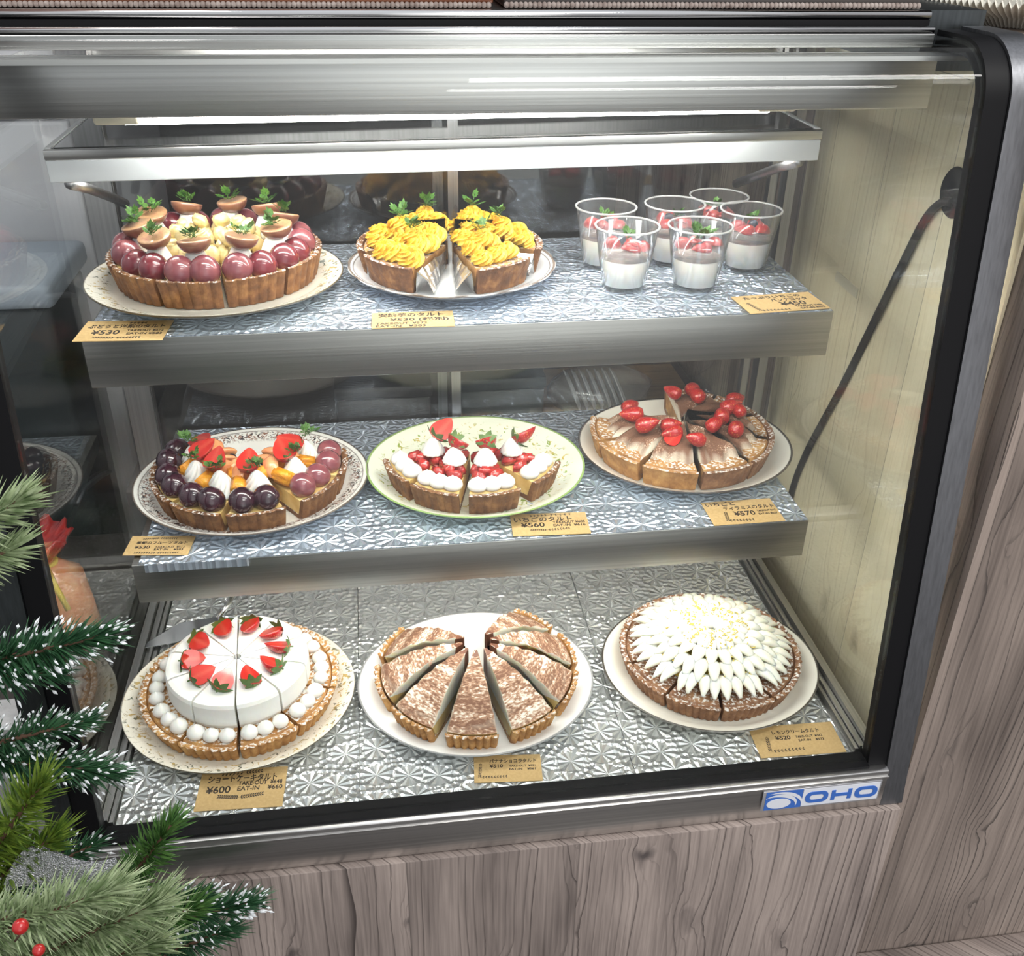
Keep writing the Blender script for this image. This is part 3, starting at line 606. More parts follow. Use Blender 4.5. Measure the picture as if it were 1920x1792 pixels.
cp('front_band', MB().rbox((-0.4370, 0.2790, 0.6660), (0.4010, 0.2845, 0.6885), 0.001), 'plastic_white', cn)
cp('front_edge', MB().rbox((-0.4375, 0.2785, 0.6890), (0.4015, 0.2848, 0.6995), 0.001), 'steel', cn)
for xa in (-0.4375, 0.3945): cp('end_band', MB().rbox((xa, 0.2852, 0.6680), (xa+0.007, 0.50, 0.7005), 0.001), 'plastic_white', cn)
for xa in (-0.424, 0.388): cp('canopy_bracket', MB().tube([(xa, 0.30, 0.660), (xa+0.002, 0.36, 0.640), (xa+0.004, 0.44, 0.610), (xa+0.004, 0.505, 0.585)], 0.006, 8), 'steel_upright', cn)
# rear sliding doors
for x0, x1, y in ((-0.462, 0.004, 0.5365), (-0.030, 0.462, 0.5445)):
    d = cp('sliding_door', MB().box((x0+0.014, y, 0.022), (x1-0.014, y+0.004, 0.738)), 'pane_rear')
    fr_ = MB()
    for a, b_ in (((x0, y-0.001, 0.008), (x0+0.0138, y+0.006, 0.752)), ((x1-0.0138, y-0.001, 0.008), (x1, y+0.006, 0.752)), ((x0+0.0139, y-0.001, 0.008), (x1-0.0139, y+0.006, 0.0215)), ((x0+0.0139, y-0.001, 0.7385), (x1-0.0139, y+0.006, 0.752))): fr_.box(a, b_)
    cp('door_frame', fr_, 'steel_upright', d)
cp('rear_track', MB().box((-0.475, 0.5355, -0.004), (0.475, 0.553, 0.0075)), 'steel'); cp('rear_track', MB().box((-0.475, 0.5355, 0.7525), (0.475, 0.553, 0.776)), 'steel')

# embossed liner sheets on the two shelves and the tray floor
def liner(label, x0, x1, y0, y1, z, lap=None, mat='foil_sheet'):
    mb = MB().box((x0, y0, 0), (x1, y1, 0.0012))
    if lap: mb.box((lap[0], y0-0.0024, 0.0004), (lap[1], y0, 0.0012)).box((lap[0], y0-0.0030, -0.0095), (lap[1], y0-0.0022, 0.0012))
    return tag(ob('liner_sheet', (mb, mat), None, (0, 0, z)), label, 'liner sheet', 'embossed liner sheets')
liner('silver embossed liner sheet on the upper shelf under the grape tart', -0.427, 0.4137, 0.2170, 0.530, ZU-0.0012, mat='foil_sheet_blue')
liner('silver embossed liner sheet on the middle shelf under the strawberry tart', -0.412, 0.4185, 0.1870, 0.530, ZM-0.0012, lap=(-0.405, -0.285), mat='foil_sheet_blue')
for i, (a, b_, lb) in enumerate(((-0.447, -0.170, 'leftmost silver embossed sheet on the case floor, under the shortcake tart'), (-0.169, 0.165, 'middle silver embossed sheet on the case floor, under the banana chocolate tart'), (0.166, 0.4440, 'rightmost silver embossed sheet on the case floor, under the lemon cream tart'))):
    liner(lb, a, b_, 0.0118, 0.530, -0.0018)

# ---------------------------------------------------------------- plates
def plate(label, cx, cy, z, r, ys, mat, flat=0.86, rim_h=0.020, scallop=0, rim=None):
    prof = [(0.0005, 0.008), (r*flat*0.6, 0.008), (r*flat, 0.009), (r*(flat+0.05), 0.0125), (r*0.985, rim_h-0.0005), (r, rim_h), (r*1.002, rim_h-0.0012), (r*0.99, rim_h-0.003), (r*(flat+0.04), 0.0085), (r*flat*0.93, 0.004), (r*flat*0.88, 0.0), (r*flat*0.84, 0.0), (r*flat*0.82, 0.003), (0.0005, 0.004)]
    mod = None
    if scallop: mod = lambda q, a, zz, j: (q*(1+0.012*abs(math.sin(a*scallop/2))*max(0, (q/r-0.7)/0.3)), a, zz)
    o = ob('plate', (MB().revolve(prof, 96, mod, closed=False), mat), None, (cx, cy, z+0.0001), sc=(1, ys, 1))
    return tag(o, label, 'plate', 'plates holding the tarts')
GOLD = (0.10, 0.075, 0.04)
GR = (0.16, 0.17, 0.13); OC = (0.55, 0.40, 0.16)
plate_mat('plate_a', (0.80, 0.76, 0.66), [(0.1485, 0.1515, GOLD)], [(0.124, 0.147, 95, 0.555, OC, GR)])
plate_mat('plate_b', (0.80, 0.81, 0.82), [(0.1215, 0.1228, (0.16, 0.12, 0.10)), (0.1255, 0.1290, (0.20, 0.15, 0.12))])
plate_mat('plate_c', (0.84, 0.83, 0.79), [(0.1500, 0.1535, (0.12, 0.09, 0.07)), (0.1440, 0.1450, (0.10, 0.07, 0.06)), (0.094, 0.0945, (0.35, 0.28, 0.20))], [(0.128, 0.143, 170, 0.50, (0.04, 0.035, 0.045), (0.25, 0.11, 0.07))])
plate_mat('plate_d', (0.82, 0.84, 0.70), [(0.1462, 0.1500, (0.28, 0.42, 0.13))], [(0.088, 0.134, 85, 0.585, (0.26, 0.38, 0.08), (0.62, 0.48, 0.12)), (0.10, 0.13, 60, 0.65, (0.35, 0.42, 0.55), (0.35, 0.42, 0.55))])
plate_mat('plate_e', (0.82, 0.80, 0.73), [(0.1490, 0.1535, (0.06, 0.05, 0.045))], [(0.02, 0.09, 40, 0.66, (0.30, 0.42, 0.10), (0.75, 0.60, 0.05))])
plate_mat('plate_g', (0.88, 0.88, 0.87), [(0.1555, 0.1590, (0.30, 0.30, 0.30))])
plate_mat('plate_h', (0.85, 0.82, 0.73), [(0.1465, 0.1495, (0.07, 0.06, 0.05))])
SU = ZU; SM = ZM
plate('cream plate with faded gold leaf rim under the grape and pear tart', -0.303, 0.365, SU, 0.150, 0.97, 'plate_a', 0.80)
plate('white scalloped plate with double brown rim line under the yellow tart', -0.019, 0.378, SU, 0.128, 0.97, 'plate_b', 0.80, scallop=16)
plate('white plate with dark floral border under the mixed fruit tart', -0.291, 0.347, SM, 0.152, 0.925, 'plate_c', 0.80)
plate('pale green plate with wildflower print and green rim under the strawberry tart', 0.0065, 0.350, SM, 0.149, 0.935, 'plate_d', 0.82)
plate('cream plate with thin black rim line under the strawberry tiramisu tart', 0.3085, 0.376, SM, 0.152, 0.93, 'plate_e', 0.84)
plate('cream plate with gold leaf sprigs and black rim under the shortcake tart', -0.3225, 0.200, 0, 0.149, 0.955, 'plate_a', 0.82)
plate('plain bright white plate with fine beaded rim under the banana chocolate tart', -0.012, 0.187, 0, 0.158, 0.895, 'plate_g', 0.82)
plate('plain ivory plate with thin black rim under the lemon cream tart', 0.3115, 0.182, 0, 0.149, 0.915, 'plate_h', 0.82)
PZ = 0.0094

# ---------------------------------------------------------------- tart pieces
def sweep(mb, prof, a, n, flute=0.0, nf=1, mi=0, smooth=False, jag=0.0):
    """closed (r, z, flag) outline swept over the angle a about z; flag=1 points carry the fluting"""
    k = len(prof); v = []
    for i in range(n+1):
        t = -a/2+a*i/n
        for (r, z, f) in prof:
            rr = r+f*(flute*(abs(math.sin(nf*PI*(i/n)))-0.5))
            v.append((rr*math.cos(t), rr*math.sin(t), z+(random.uniform(-jag, jag) if f == 2 else 0)))
    fs = [(i*k+j, (i+1)*k+j, (i+1)*k+(j+1) % k, i*k+(j+1) % k) for i in range(n) for j in range(k)]
    fs += [list(range(k)), [n*k+j for j in range(k)][::-1]]
    return mb.add(v, fs, mi, smooth)
def crust_mesh(Rr, a, h, mat, flute=0.003, nf=6, wall=0.0075, hb=0.006, t0=0.006):
    rb = Rr*0.93
    prof = [(t0, 0, 0), (rb, 0, 1), (rb+(Rr-rb)*0.5, h*0.5, 1), (Rr, h, 1), (Rr-0.002, h+0.0012, 1), (Rr-wall, h-0.001, 0), (rb-wall, hb, 0), (t0, hb, 0)]
    return sweep(MB(), prof, a, nf*8, flute, nf).mesh('crust', mat)
def fill_mesh(Rr, a, h, mat, hf, wall=0.0075, hb=0.006, t0=0.006, dome=0.0, ring=None, rough_=0.0):
    rb = Rr*0.93; r1 = Rr-wall-0.0006; prof = [(t0, hb+0.0003, 0), (rb-wall-0.0006, hb+0.0003, 0), (r1-0.001, h-0.003, 0)]
    N = 9
    for i in range(N+1):
        q = i/N; r = (r1-0.003)*(1-q)+t0*q
        prof.append((r, hf+dome*math.sin(PI/2*q)**0.8+(random.uniform(-rough_, rough_)), 0))
    return sweep(MB(), prof, a-R(0.6), 12, smooth=False).mesh('filling', mat)
def sphere_mesh(name, r, mat, sz=(1, 1, 1), noise=0.0, seg=20, rings=12):
    return MB().blob((0, 0, 0), (r*sz[0], r*sz[1], r*sz[2]), seg=seg, rings=rings, noise=noise).mesh(name, mat)
def swirl_mesh(name, r, h, mat, ridges=9, depth=0.16, twist=2.2, n=72, lean=0.0):
    prof = []
    K = 12
    for j in range(K+1):
        t = j/K; rr = r*(1-t)**0.62*(1-0.12*(1-t)) if t < 1 else 0.0006
        prof.append((max(rr, 0.0006), h*t))
    prof = [(0.0006, 0), (r*0.75, 0)]+prof[1:]
    def mod(q, a, z, j):
        t = z/h; return (q*(1+depth*(abs(math.sin(ridges*(a)/2))-0.6)*(1-0.5*t)), a+twist*t, z)
    mb = MB().revolve(prof, n, mod)
    return mb.mesh(name, mat)
def dollop_mesh(name, r, h, mat, n=24):
    prof = [(0.0005, 0.0), (r*0.85, 0.0), (r, h*0.2), (r*0.93, h*0.42), (r*0.68, h*0.64), (r*0.30, h*0.82), (r*0.10, h*0.94), (0.0004, h)]
    return MB().revolve(prof, n).mesh(name, mat)
def berry_prof(r, Ln, K=10):
    return [(max(0.0003, r*(math.sin(PI*min(1, (0.10+0.90*j/K)))**0.55)*(1-0.45*(j/K)**1.5)) if 0 < j < K else 0.0003, Ln*j/K) for j in range(K+1)]
def strawberry_mesh(name, r, Ln, half=False, n=24):
    pr = berry_prof(r, Ln); mb = MB()
    if not half: mb.revolve(pr, n)
    else:
        mb.revolve(pr, n//2, a0=0, a1=PI)
        k = len(pr); v = []; C = 6
        for (q, z) in pr:
            for c in range(C+1): v.append((q*(1-2*c/C), 0, z))
        mb.add(v, [(j*(C+1)+c, j*(C+1)+c+1, (j+1)*(C+1)+c+1, (j+1)*(C+1)+c) for j in range(k-1) for c in range(C)], 1, False)
    return mb.mesh(name, ['strawberry_skin', 'strawberry_cut'])
def calyx_mesh(r, n=6, up=0.4, seed=0):
    rnd = random.Random(seed); mb = MB()
    for i in range(n):
        a = 2*PI*i/n+rnd.uniform(-0.2, 0.2); l = r*rnd.uniform(0.8, 1.2); w_ = r*0.32; u = up*rnd.uniform(0.3, 1.3)
        v = []
        for t, ww in ((0, 0.25), (0.35, 1), (0.7, 0.75), (1.0, 0.03)):
            for s_ in (-1, 0, 1):
                x_ = l*t; z_ = -u*l*t*t+(0.0008 if s_ == 0 else 0.0); y_ = s_*w_*ww
                v.append((x_*math.cos(a)-y_*math.sin(a), x_*math.sin(a)+y_*math.cos(a), z_))
        fs = [(j*3+c, j*3+c+1, (j+1)*3+c+1, (j+1)*3+c) for j in range(3) for c in range(2)]
        mb.add(v, fs, 0, True)
    mb.tube([(0, 0, -0.001), (0, 0, 0.004)], 0.0009, 6)
    return mb.mesh('calyx', 'calyx')
def herb_mesh(size, seed=0, n=9):
    rnd = random.Random(seed); mb = MB()
    for i in range(n):
        a = rnd.uniform(0, 2*PI); tilt = rnd.uniform(0.2, 1.2); l = size*rnd.uniform(0.6, 1.1)
        base = Vector((rnd.uniform(-1, 1), rnd.uniform(-1, 1), 0.2))*size*0.25
        d = Vector((math.cos(a)*math.cos(tilt), math.sin(a)*math.cos(tilt), math.sin(tilt))); sd = d.cross(Vector((0, 0, 1))).normalized(); nn = sd.cross(d)
        mb.tube([base, base+d*l*0.55], 0.0004, 4)
        for (t, sgn, ll) in ((0.45, 1, 0.42), (0.45, -1, 0.42), (0.65, 1, 0.36), (0.65, -1, 0.36), (0.6, 0, 0.5)):
            p = base+d*l*t; q = (d*0.75+sd*sgn*0.8).normalized()*l*ll; s2 = q.cross(nn).normalized()*l*0.13
            mb.add([p, p+q*0.5+s2+nn*0.0006, p+q, p+q*0.5-s2+nn*0.0006], [(0, 1, 2, 3)])
    return mb.mesh('herb', 'herb')
HERBS = [herb_mesh(0.014, s) for s in range(4)]
BIGHERBS = [herb_mesh(0.020, s+9, 12) for s in range(3)]
CALYX = [calyx_mesh(0.013, 6, 0.5, s) for s in range(3)]
def chunk_mesh(name, sx_, sy_, sz_, mat, seed):
    rnd = random.Random(seed); bm = bmesh.new(); bmesh.ops.create_cube(bm, size=1)
    for v in bm.verts: v.co = Vector((v.co.x*sx_*rnd.uniform(0.7, 1.2), v.co.y*sy_*rnd.uniform(0.7, 1.2), v.co.z*sz_*rnd.uniform(0.7, 1.2)))
    bmesh.ops.bevel(bm, geom=bm.edges[:], offset=min(sx_, sy_, sz_)*0.22, segments=3, affect='EDGES'); mb = MB()
    bm.verts.index_update(); mb.add([v.co.copy() for v in bm.verts], [[v.index for v in f.verts] for f in bm.faces], 0, True); bm.free()
    return mb.mesh(name, mat)
def segment_mesh(name, r, w_, mat, seed=0):
    """citrus segment: crescent wedge, round back up, thin inner edge down"""
    rnd = random.Random(seed); mb = MB(); v = []; N = 12; M = 8
    for i in range(N+1):
        t = -1+2*i/N; sc = max(0.02, math.sqrt(max(0, 1-t*t*0.98))); bend = 0.35*r*(1-t*t)
        for j in range(M):
            a = 2*PI*j/M; y_ = math.cos(a)*w_*sc; z_ = math.sin(a); z_ = (z_*0.55 if z_ > 0 else z_*0.75)*r*0.75*sc; y_ *= (1 if z_ > 0 else 0.35)
            v.append((t*r, y_, z_+bend*0.6))
    fs = [(i*M+j, i*M+(j+1) % M, (i+1)*M+(j+1) % M, (i+1)*M+j) for i in range(N) for j in range(M)]+[list(range(M)), [N*M+j for j in range(M)]]
    mb.add(v, fs, 0, True); return mb.mesh(name, mat)
def face_out(a, tilt=0.0): return (0, tilt, a)

def slices(name, label, cat_group, centre, z, n_ang, pull=0.0, ys=1.0, build=None, plate_name=''):
    roots = []
    for i, ang in enumerate(n_ang):
        a = R(ang); d = Vector((math.cos(a), math.sin(a)))
        p = (centre[0]+d.x*pull, centre[1]+d.y*pull*ys, z+PZ)
        lb = label(i, hour(ang)) if callable(label) else f'{label} at {hour(ang)} o\'clock on the {plate_name}'
        t = thing(name, lb, 'tart slice', p, a, cat_group)
        build(t, i, random.Random(int(ang*10)+len(name)*77))
        roots.append(t)
    return roots
A36 = R(34.6)

# --- grape and pear tart (upper shelf, left)
RT = 0.122
m_cr = crust_mesh(RT, A36, 0.033, 'crust_brown', 0.0022, 6); m_fi = fill_mesh(RT, A36, 0.033, 'custard', 0.029)
m_gr = [sphere_mesh('grape', 0.0178, mt, (1, 1, 0.95)) for mt in ('grape_red', 'grape_plum')]
m_dl = swirl_mesh('cream_dollop', 0.0215, 0.034, 'cream', 7, 0.07, 1.2)
def fig_half():
    mb = MB(); pr = [(0.0005, -0.0175)]+[(0.0215*math.sin(PI/2*j/7), -0.0175*math.cos(PI/2*j/7)) for j in range(1, 8)]
    mb.revolve(pr, 28); mb.revolve([(0.0215, 0.0), (0.0200, 0.0010), (0.012, 0.0012), (0.0005, 0.0008)], 28, mi=1, smooth=True)
    return mb.mesh('fruit_half', ['fig_skin', 'fig_flesh'])
m_fig = fig_half()
m_pear = [chunk_mesh('pear_piece', 0.022, 0.014, 0.020, 'pear', s) for s in range(4)]
def build_grape(t, i, rnd):
    ob('crust', m_cr, t); ob('custard', m_fi, t)
    for s in (-1, 1):
        a = s*R(8.6)+rnd.uniform(-.02, .02); ob('grape', m_gr[rnd.random() < 0.45], t, (0.0985*math.cos(a), 0.0985*math.sin(a), 0.0370+rnd.uniform(-.001, .003)), (rnd.random(), rnd.random(), rnd.random()))
    c = ob('cream_dollop', m_dl, t, (0.078, rnd.uniform(-.002, .002), 0.0300), (0, 0, rnd.uniform(0, 6)))
    f = ob('fruit_half', m_fig, t, (0.081, rnd.uniform(-.003, .003), 0.0690), (rnd.uniform(-.22, .22), rnd.uniform(-.1, .35), rnd.uniform(-.5, .5)), 0.88)
    ob('herb_sprig', BIGHERBS[i % 3], f, (0, 0, 0.0022), (0, 0, rnd.uniform(0, 6)))
    for (x_, y_, z_) in ((0.041, -0.008, 0.038), (0.046, 0.009, 0.042), (0.026, 0.0, 0.042), (0.037, 0.0, 0.056)):
        ob('pear_piece', m_pear[rnd.randrange(4)], t, (x_, y_, z_), (rnd.uniform(-.4, .4), rnd.uniform(-.5, .5), rnd.uniform(0, 6)), 0.9)
slices('grape_tart_slice', 'grape and pear tart slice', 'slices of the grape and pear tart', (-0.303, 0.386), SU, [-98+36*k for k in range(10)], 0.003, 0.97, build_grape, 'upper left plate')

# --- sweet potato tart (upper shelf, middle): spaced slices with foil and clear film
A50 = R(42)
m_cr = crust_mesh(0.112, A50, 0.031, 'crust_dark', 0.0010, 5); m_fi = fill_mesh(0.112, A50, 0.031, 'crust_gold', 0.030)
def rosette(seed, r=0.017):
    rnd = random.Random(seed); mb = MB()
    # a piped rose: ridged rope wound in a spiral
    pts = []; turns = 2.1; N = 46
    for i in range(N+1):
        t = i/N; a = 2*PI*turns*t+seed; rr = r*(1-0.86*t)*0.72; pts.append((rr*math.cos(a), rr*math.sin(a), 0.004+0.012*t))
    P = [Vector(p) for p in pts]; v = []; M = 14
    for i, p in enumerate(P):
        tg = (P[min(i+1, N)]-P[max(i-1, 0)]).normalized(); s_ = tg.cross(Vector((0, 0, 1))).normalized(); u = s_.cross(tg)
        th = 0.0072*(0.55+0.45*math.sin(PI*min(1, i/N*1.15)))
        for j in range(M):
            q = 2*PI*j/M+i*0.35; k = th*(1.0 if j % 2 else 0.66); v.append(p+s_*math.cos(q)*k+u*math.sin(q)*k)
    mb.add(v, [(i*M+j, i*M+(j+1) % M, (i+1)*M+(j+1) % M, (i+1)*M+j) for i in range(N) for j in range(M)]+[list(range(M)), [N*M+j for j in range(M)]], 0, False)
    return mb.mesh('piped_rosette', 'sweet_potato')
m_ro = [rosette(s) for s in range(4)]
def film_mesh(Rr, a, z0, z1f, zt=None):
    """clear sheet folded round the two cut faces of a slice"""
    mb = MB(); zt = zt or z1f
    for s in (-1, 1):
        t = s*(a/2+R(0.9)); d = Vector((math.cos(t), math.sin(t), 0)); n_ = Vector((-d.y, d.x, 0))*s*0.00025
        p = [d*0.002+Vector((0, 0, z0)), d*(Rr*0.97)+Vector((0, 0, z0)), d*(Rr*0.99)+Vector((0, 0, z1f)), d*(Rr*0.5)+Vector((0, 0, zt*1.03)), d*0.002+Vector((0, 0, zt))]
        v = [q-n_ for q in p]+[q+n_ for q in p]
        mb.add(v, [(0, 1, 2, 3, 4), (9, 8, 7, 6, 5)]+[(i, (i+1) % 5, 5+(i+1) % 5, 5+i) for i in range(5)])
    return mb.mesh('clear_film', 'film')
m_film2 = film_mesh(0.106, A50, 0.002, 0.045, 0.062)
def foil_skirt(Rr, a, seed, h=0.026, out=0.010):
    rnd = random.Random(seed); mb = MB()
    for s in (-1, 1):
        t = s*(a/2+R(1.8)); d = Vector((math.cos(t), math.sin(t), 0)); n_ = Vector((-d.y, d.x, 0))*s; K = 12; v = []
        for i in range(K+1):
            r = 0.010+(Rr*0.93-0.010)*i/K
            for j, (zz, oo) in enumerate(((0.0006, 0.0), (h*0.5, 0.0004), (h, 0.0012), (h*0.7, out*0.6*(i/K)), (0.004, out*(i/K)))):
                v.append(d*r+n_*(0.0004+oo+rnd.uniform(0, 0.0016)*(j > 1))+Vector((0, 0, zz+rnd.uniform(-.0015, .0015)*(j > 1))))
        mb.add(v, [(i*5+j, i*5+j+1, (i+1)*5+j+1, (i+1)*5+j) for i in range(K) for j in range(4)])
    return mb.mesh('foil_liner', 'foil_wrap')
m_fs2 = foil_skirt(0.112, A50, 3, 0.026, 0.022)
def build_yellow(t, i, rnd):
    ob('crust', m_cr, t); ob('filling', m_fi, t)
    if i < 4: ob('foil_liner', m_fs2, t)
    k = 0
    for r, ths in ((0.086, (-13, 0, 13)), (0.062, (-11, 10)), (0.040, (-9, 9)), (0.021, (0,))):
        for th in ths:
            a = R(th); zz = 0.0275+(0.006 if r < 0.07 else 0)+rnd.uniform(0, 0.003)
            ob('piped_rosette', m_ro[rnd.randrange(4)], t, (r*math.cos(a), r*math.sin(a), zz), (rnd.uniform(-.3, .3), rnd.uniform(-.3, .3), rnd.uniform(0, 6)), rnd.uniform(0.92, 1.12)); k += 1
    ob('piped_rosette', m_ro[i % 4], t, (0.060, 0.0, 0.045), (0.2, 0.2, rnd.uniform(0, 6)), 0.9)
    ob('herb_sprig', BIGHERBS[i % 3], t, (0.058, 0.0, 0.062), (0, 0, rnd.uniform(0, 6)), 0.9)
    ob('clear_film', m_film2, t)
slices('sweet_potato_tart_slice', 'yellow sweet potato tart slice', 'slices of the yellow sweet potato tart', (-0.020, 0.392), SU, [-139, -58, 172, 0, 58, 115], 0.004, 0.97, build_yellow, 'scalloped plate')

# --- mixed fruit tart (middle shelf, left)
RT = 0.121
m_cr3 = crust_mesh(RT, A36, 0.032, 'crust_brown', 0.0018, 6); m_fi3 = fill_mesh(RT, A36, 0.032, 'custard', 0.029)
m_g3 = [sphere_mesh('grape', 0.0165, mt, (1.06, 1, 0.95)) for mt in ('grape_black', 'grape_plum')]
m_sw3 = swirl_mesh('cream_swirl', 0.0215, 0.034, 'cream', 9, 0.32, 1.6)
m_or = [chunk_mesh('orange_piece', 0.030, 0.017, 0.022, 'orange_flesh', s+40) for s in range(3)]
m_gf = [segment_mesh('grapefruit_segment', 0.021, 0.009, 'grapefruit', s) for s in range(2)]
m_half = strawberry_mesh('strawberry_half', 0.0145, 0.033, True); m_full = strawberry_mesh('strawberry', 0.0120, 0.033)
m_bb = sphere_mesh('blueberry', 0.0062, 'blueberry', seg=12, rings=8)
def build_fruit(t, i, rnd, ang):
    ob('crust', m_cr3, t); ob('custard', m_fi3, t)
    for s in (-1, 1):
        a = s*R(8.4); ob('grape', m_g3[1 if ang > -60 and ang < 90 else 0], t, (0.098*math.cos(a), 0.098*math.sin(a), 0.0395), (rnd.random(), rnd.random(), rnd.uniform(0, 3)))
    sd = 0.006
    ob('cream_swirl', m_sw3, t, (0.066, sd, 0.028), (0, 0, rnd.uniform(0, 6)))
    h = ob('strawberry_half', m_half, t, (0.068, sd-0.010, 0.0650), (R(-70), R(rnd.uniform(-15, 15)), R(rnd.choice((80, 100, 60)))-R(ang+90)*0), 1.12)
    ob('calyx', CALYX[i % 3], h, (0, 0.003, 0.0015), (PI, 0, 0), 0.6)
    ob('herb_sprig', HERBS[i % 4], t, (0.070, sd+0.004, 0.068), (0, 0, rnd.uniform(0, 6)), 1.1)
    ob('orange_piece', m_or[i % 3], t, (0.067, -0.0150, 0.041), (0.5, 0.3, rnd.uniform(-.4, .4)))
    ob('orange_piece', m_or[(i+1) % 3], t, (0.044, 0.0085, 0.043), (-0.4, -0.2, 1.0+rnd.uniform(-.4, .4)), 0.9)
    ob('grapefruit_segment', m_gf[0], t, (0.045, -0.0085, 0.046), (0.3, 0.2, -0.7+rnd.uniform(-.4, .4)), (0.95, 1.5, 1.2))
    ob('grapefruit_segment', m_gf[1], t, (0.027, 0.001, 0.045), (0.0, 0.3, rnd.uniform(-.5, .5)), 0.8)
    ob('blueberry', m_bb, t, (0.017, 0.003, 0.042))
fa = [-82, -119, -155, 168, -38, -2]
slices('fruit_tart_slice', 'mixed fruit tart slice', 'slices of the mixed fruit tart', (-0.291, 0.340), SM, fa, 0.005, 0.93, lambda t, i, rnd: build_fruit(t, i, rnd, fa[i]), 'dark floral plate')

# --- strawberry cream tart (middle shelf, centre)
RT = 0.116
m_cr4 = crust_mesh(RT, A36, 0.031, 'crust_brown', 0.0016, 7); m_fi4 = fill_mesh(RT, A36, 0.031, 'custard', 0.030)
m_ball = dollop_mesh('cream_ball', 0.0132, 0.021, 'cream'); m_dl4 = swirl_mesh('cream_dollop', 0.0185, 0.022, 'cream', 14, 0.08, 1.5)
m_q = [chunk_mesh('strawberry_piece', 0.024, 0.013, 0.016, 'jam', s+20) for s in range(4)]
def build_straw(t, i, rnd):
    ob('crust', m_cr4, t); ob('custard', m_fi4, t)
    for th in (-11, 0, 11):
        a = R(th); ob('cream_ball', m_ball, t, (0.094*math.cos(a), 0.094*math.sin(a), 0.030), (0, 0, rnd.uniform(0, 6)), (1, 1, 0.85))
    for (x_, y_, z_) in ((0.074, -0.012, 0.036), (0.073, 0.011, 0.036), (0.056, -0.008, 0.038), (0.056, 0.009, 0.037), (0.038, 0.001, 0.038), (0.024, 0.0, 0.037), (0.068, 0.0, 0.040)):
        ob('strawberry_piece', m_q[rnd.randrange(4)], t, (x_, y_, z_), (rnd.uniform(-.4, .4), rnd.uniform(-.4, .4), rnd.uniform(0, 6)), 0.85)
    ob('cream_dollop', m_dl4, t, (0.054, 0.002, 0.044), (0, 0, rnd.uniform(0, 6)))
    h = ob('strawberry_half', m_half, t, (0.052, 0.002, [0.0655, 0.0790, 0.0790, 0.0655][i]), (R([-60, -128, -124, -70][i]), R([25, 10, -15, -30][i]), R([120, 75, 80, -50][i])), 1.1)
    ob('calyx', CALYX[i % 3], h, (0, 0.003, 0.002), (PI, 0, 0), [1.15, 0.95, 0.95, 1.15][i])
slices('strawberry_tart_slice', 'strawberry tart slice with cream balls', 'slices of the strawberry cream tart', (0.002, 0.348), SM, [-158, -121, -82, -38], 0.006, 0.94, build_straw, 'green rimmed plate')

# --- strawberry tiramisu tart (middle shelf, right)
RT = 0.126
m_fi5 = fill_mesh(RT, A36, 0.030, 'crust_gold', 0.030)
m_cr5g = crust_mesh(RT, A36, 0.030, 'crust_gold', 0.0010, 6)
m_cr5b = crust_mesh(RT, A36, 0.030, 'crust_mocha', 0.0008, 6)
def wavy_cream(seed):
    rnd = random.Random(seed); mb = MB(); N, K = 18, 14; v = []
    for i in range(N+1):
        t = -A36/2*0.985+A36*0.985*i/N; ro = 0.0975+0.0045*math.sin(i*0.8+seed)
        for j in range(K+1):
            q = j/K; r = 0.006+(ro-0.006)*q; z_ = 0.0300+0.0155*(1-q**9)+0.0022*math.sin(q*11+seed+i*0.25)*(q < 0.98)
            v.append((r*math.cos(t), r*math.sin(t), z_ if j < K else 0.0302))
    top = len(v)
    for i in range(N+1):
        t = -A36/2*0.985+A36*0.985*i/N
        for j in (0, K): x_, y_, _ = v[i*(K+1)+j]; v.append((x_, y_, 0.0300))
    fs = [(i*(K+1)+j, i*(K+1)+j+1, (i+1)*(K+1)+j+1, (i+1)*(K+1)+j) for i in range(N) for j in range(K)]
    for i, rev in ((0, 0), (N, 1)):
        f = [i*(K+1)+j for j in range(K+1)]+[top+i*2+1, top+i*2]; fs.append(f if rev else f[::-1])
    mb.add(v, fs, 0, True); return mb.mesh('cocoa_cream', 'cocoa_cream')
m_wc = [wavy_cream(s) for s in range(3)]
m_film5 = film_mesh(0.118, A36, 0.002, 0.036, 0.060)
def build_tira(t, i, rnd):
    ob('crust', m_cr5b if i in (3, 4, 5, 6, 7) else m_cr5g, t); ob('filling', m_fi5, t); ob('cocoa_cream', m_wc[i % 3], t)
    for (r, th) in ((0.080, -8), (0.052, 8)):
        a = R(th+rnd.uniform(-3, 3))
        if i == 2 and r == 0.080: ob('strawberry_half', m_half, t, (r*math.cos(a), r*math.sin(a), 0.046), (R(-65), R(10), R(60)), 0.85); continue
        ob('strawberry', m_full, t, (r*math.cos(a), r*math.sin(a), 0.0535-0.06*max(0, r-0.06)), (R(78+rnd.uniform(-15, 15)), 0, R(rnd.uniform(0, 360))), rnd.uniform(0.85, 1.1))
    if i in (2, 3, 4, 5, 6): ob('clear_film', m_film5, t)
slices('tiramisu_tart_slice', 'cocoa dusted strawberry tart slice', 'slices of the strawberry tiramisu tart', (0.303, 0.380), SM, [173, -150, -113, -76, -40, -4, 32, 68], 0.004, 0.93, build_tira, 'black rimmed plate')

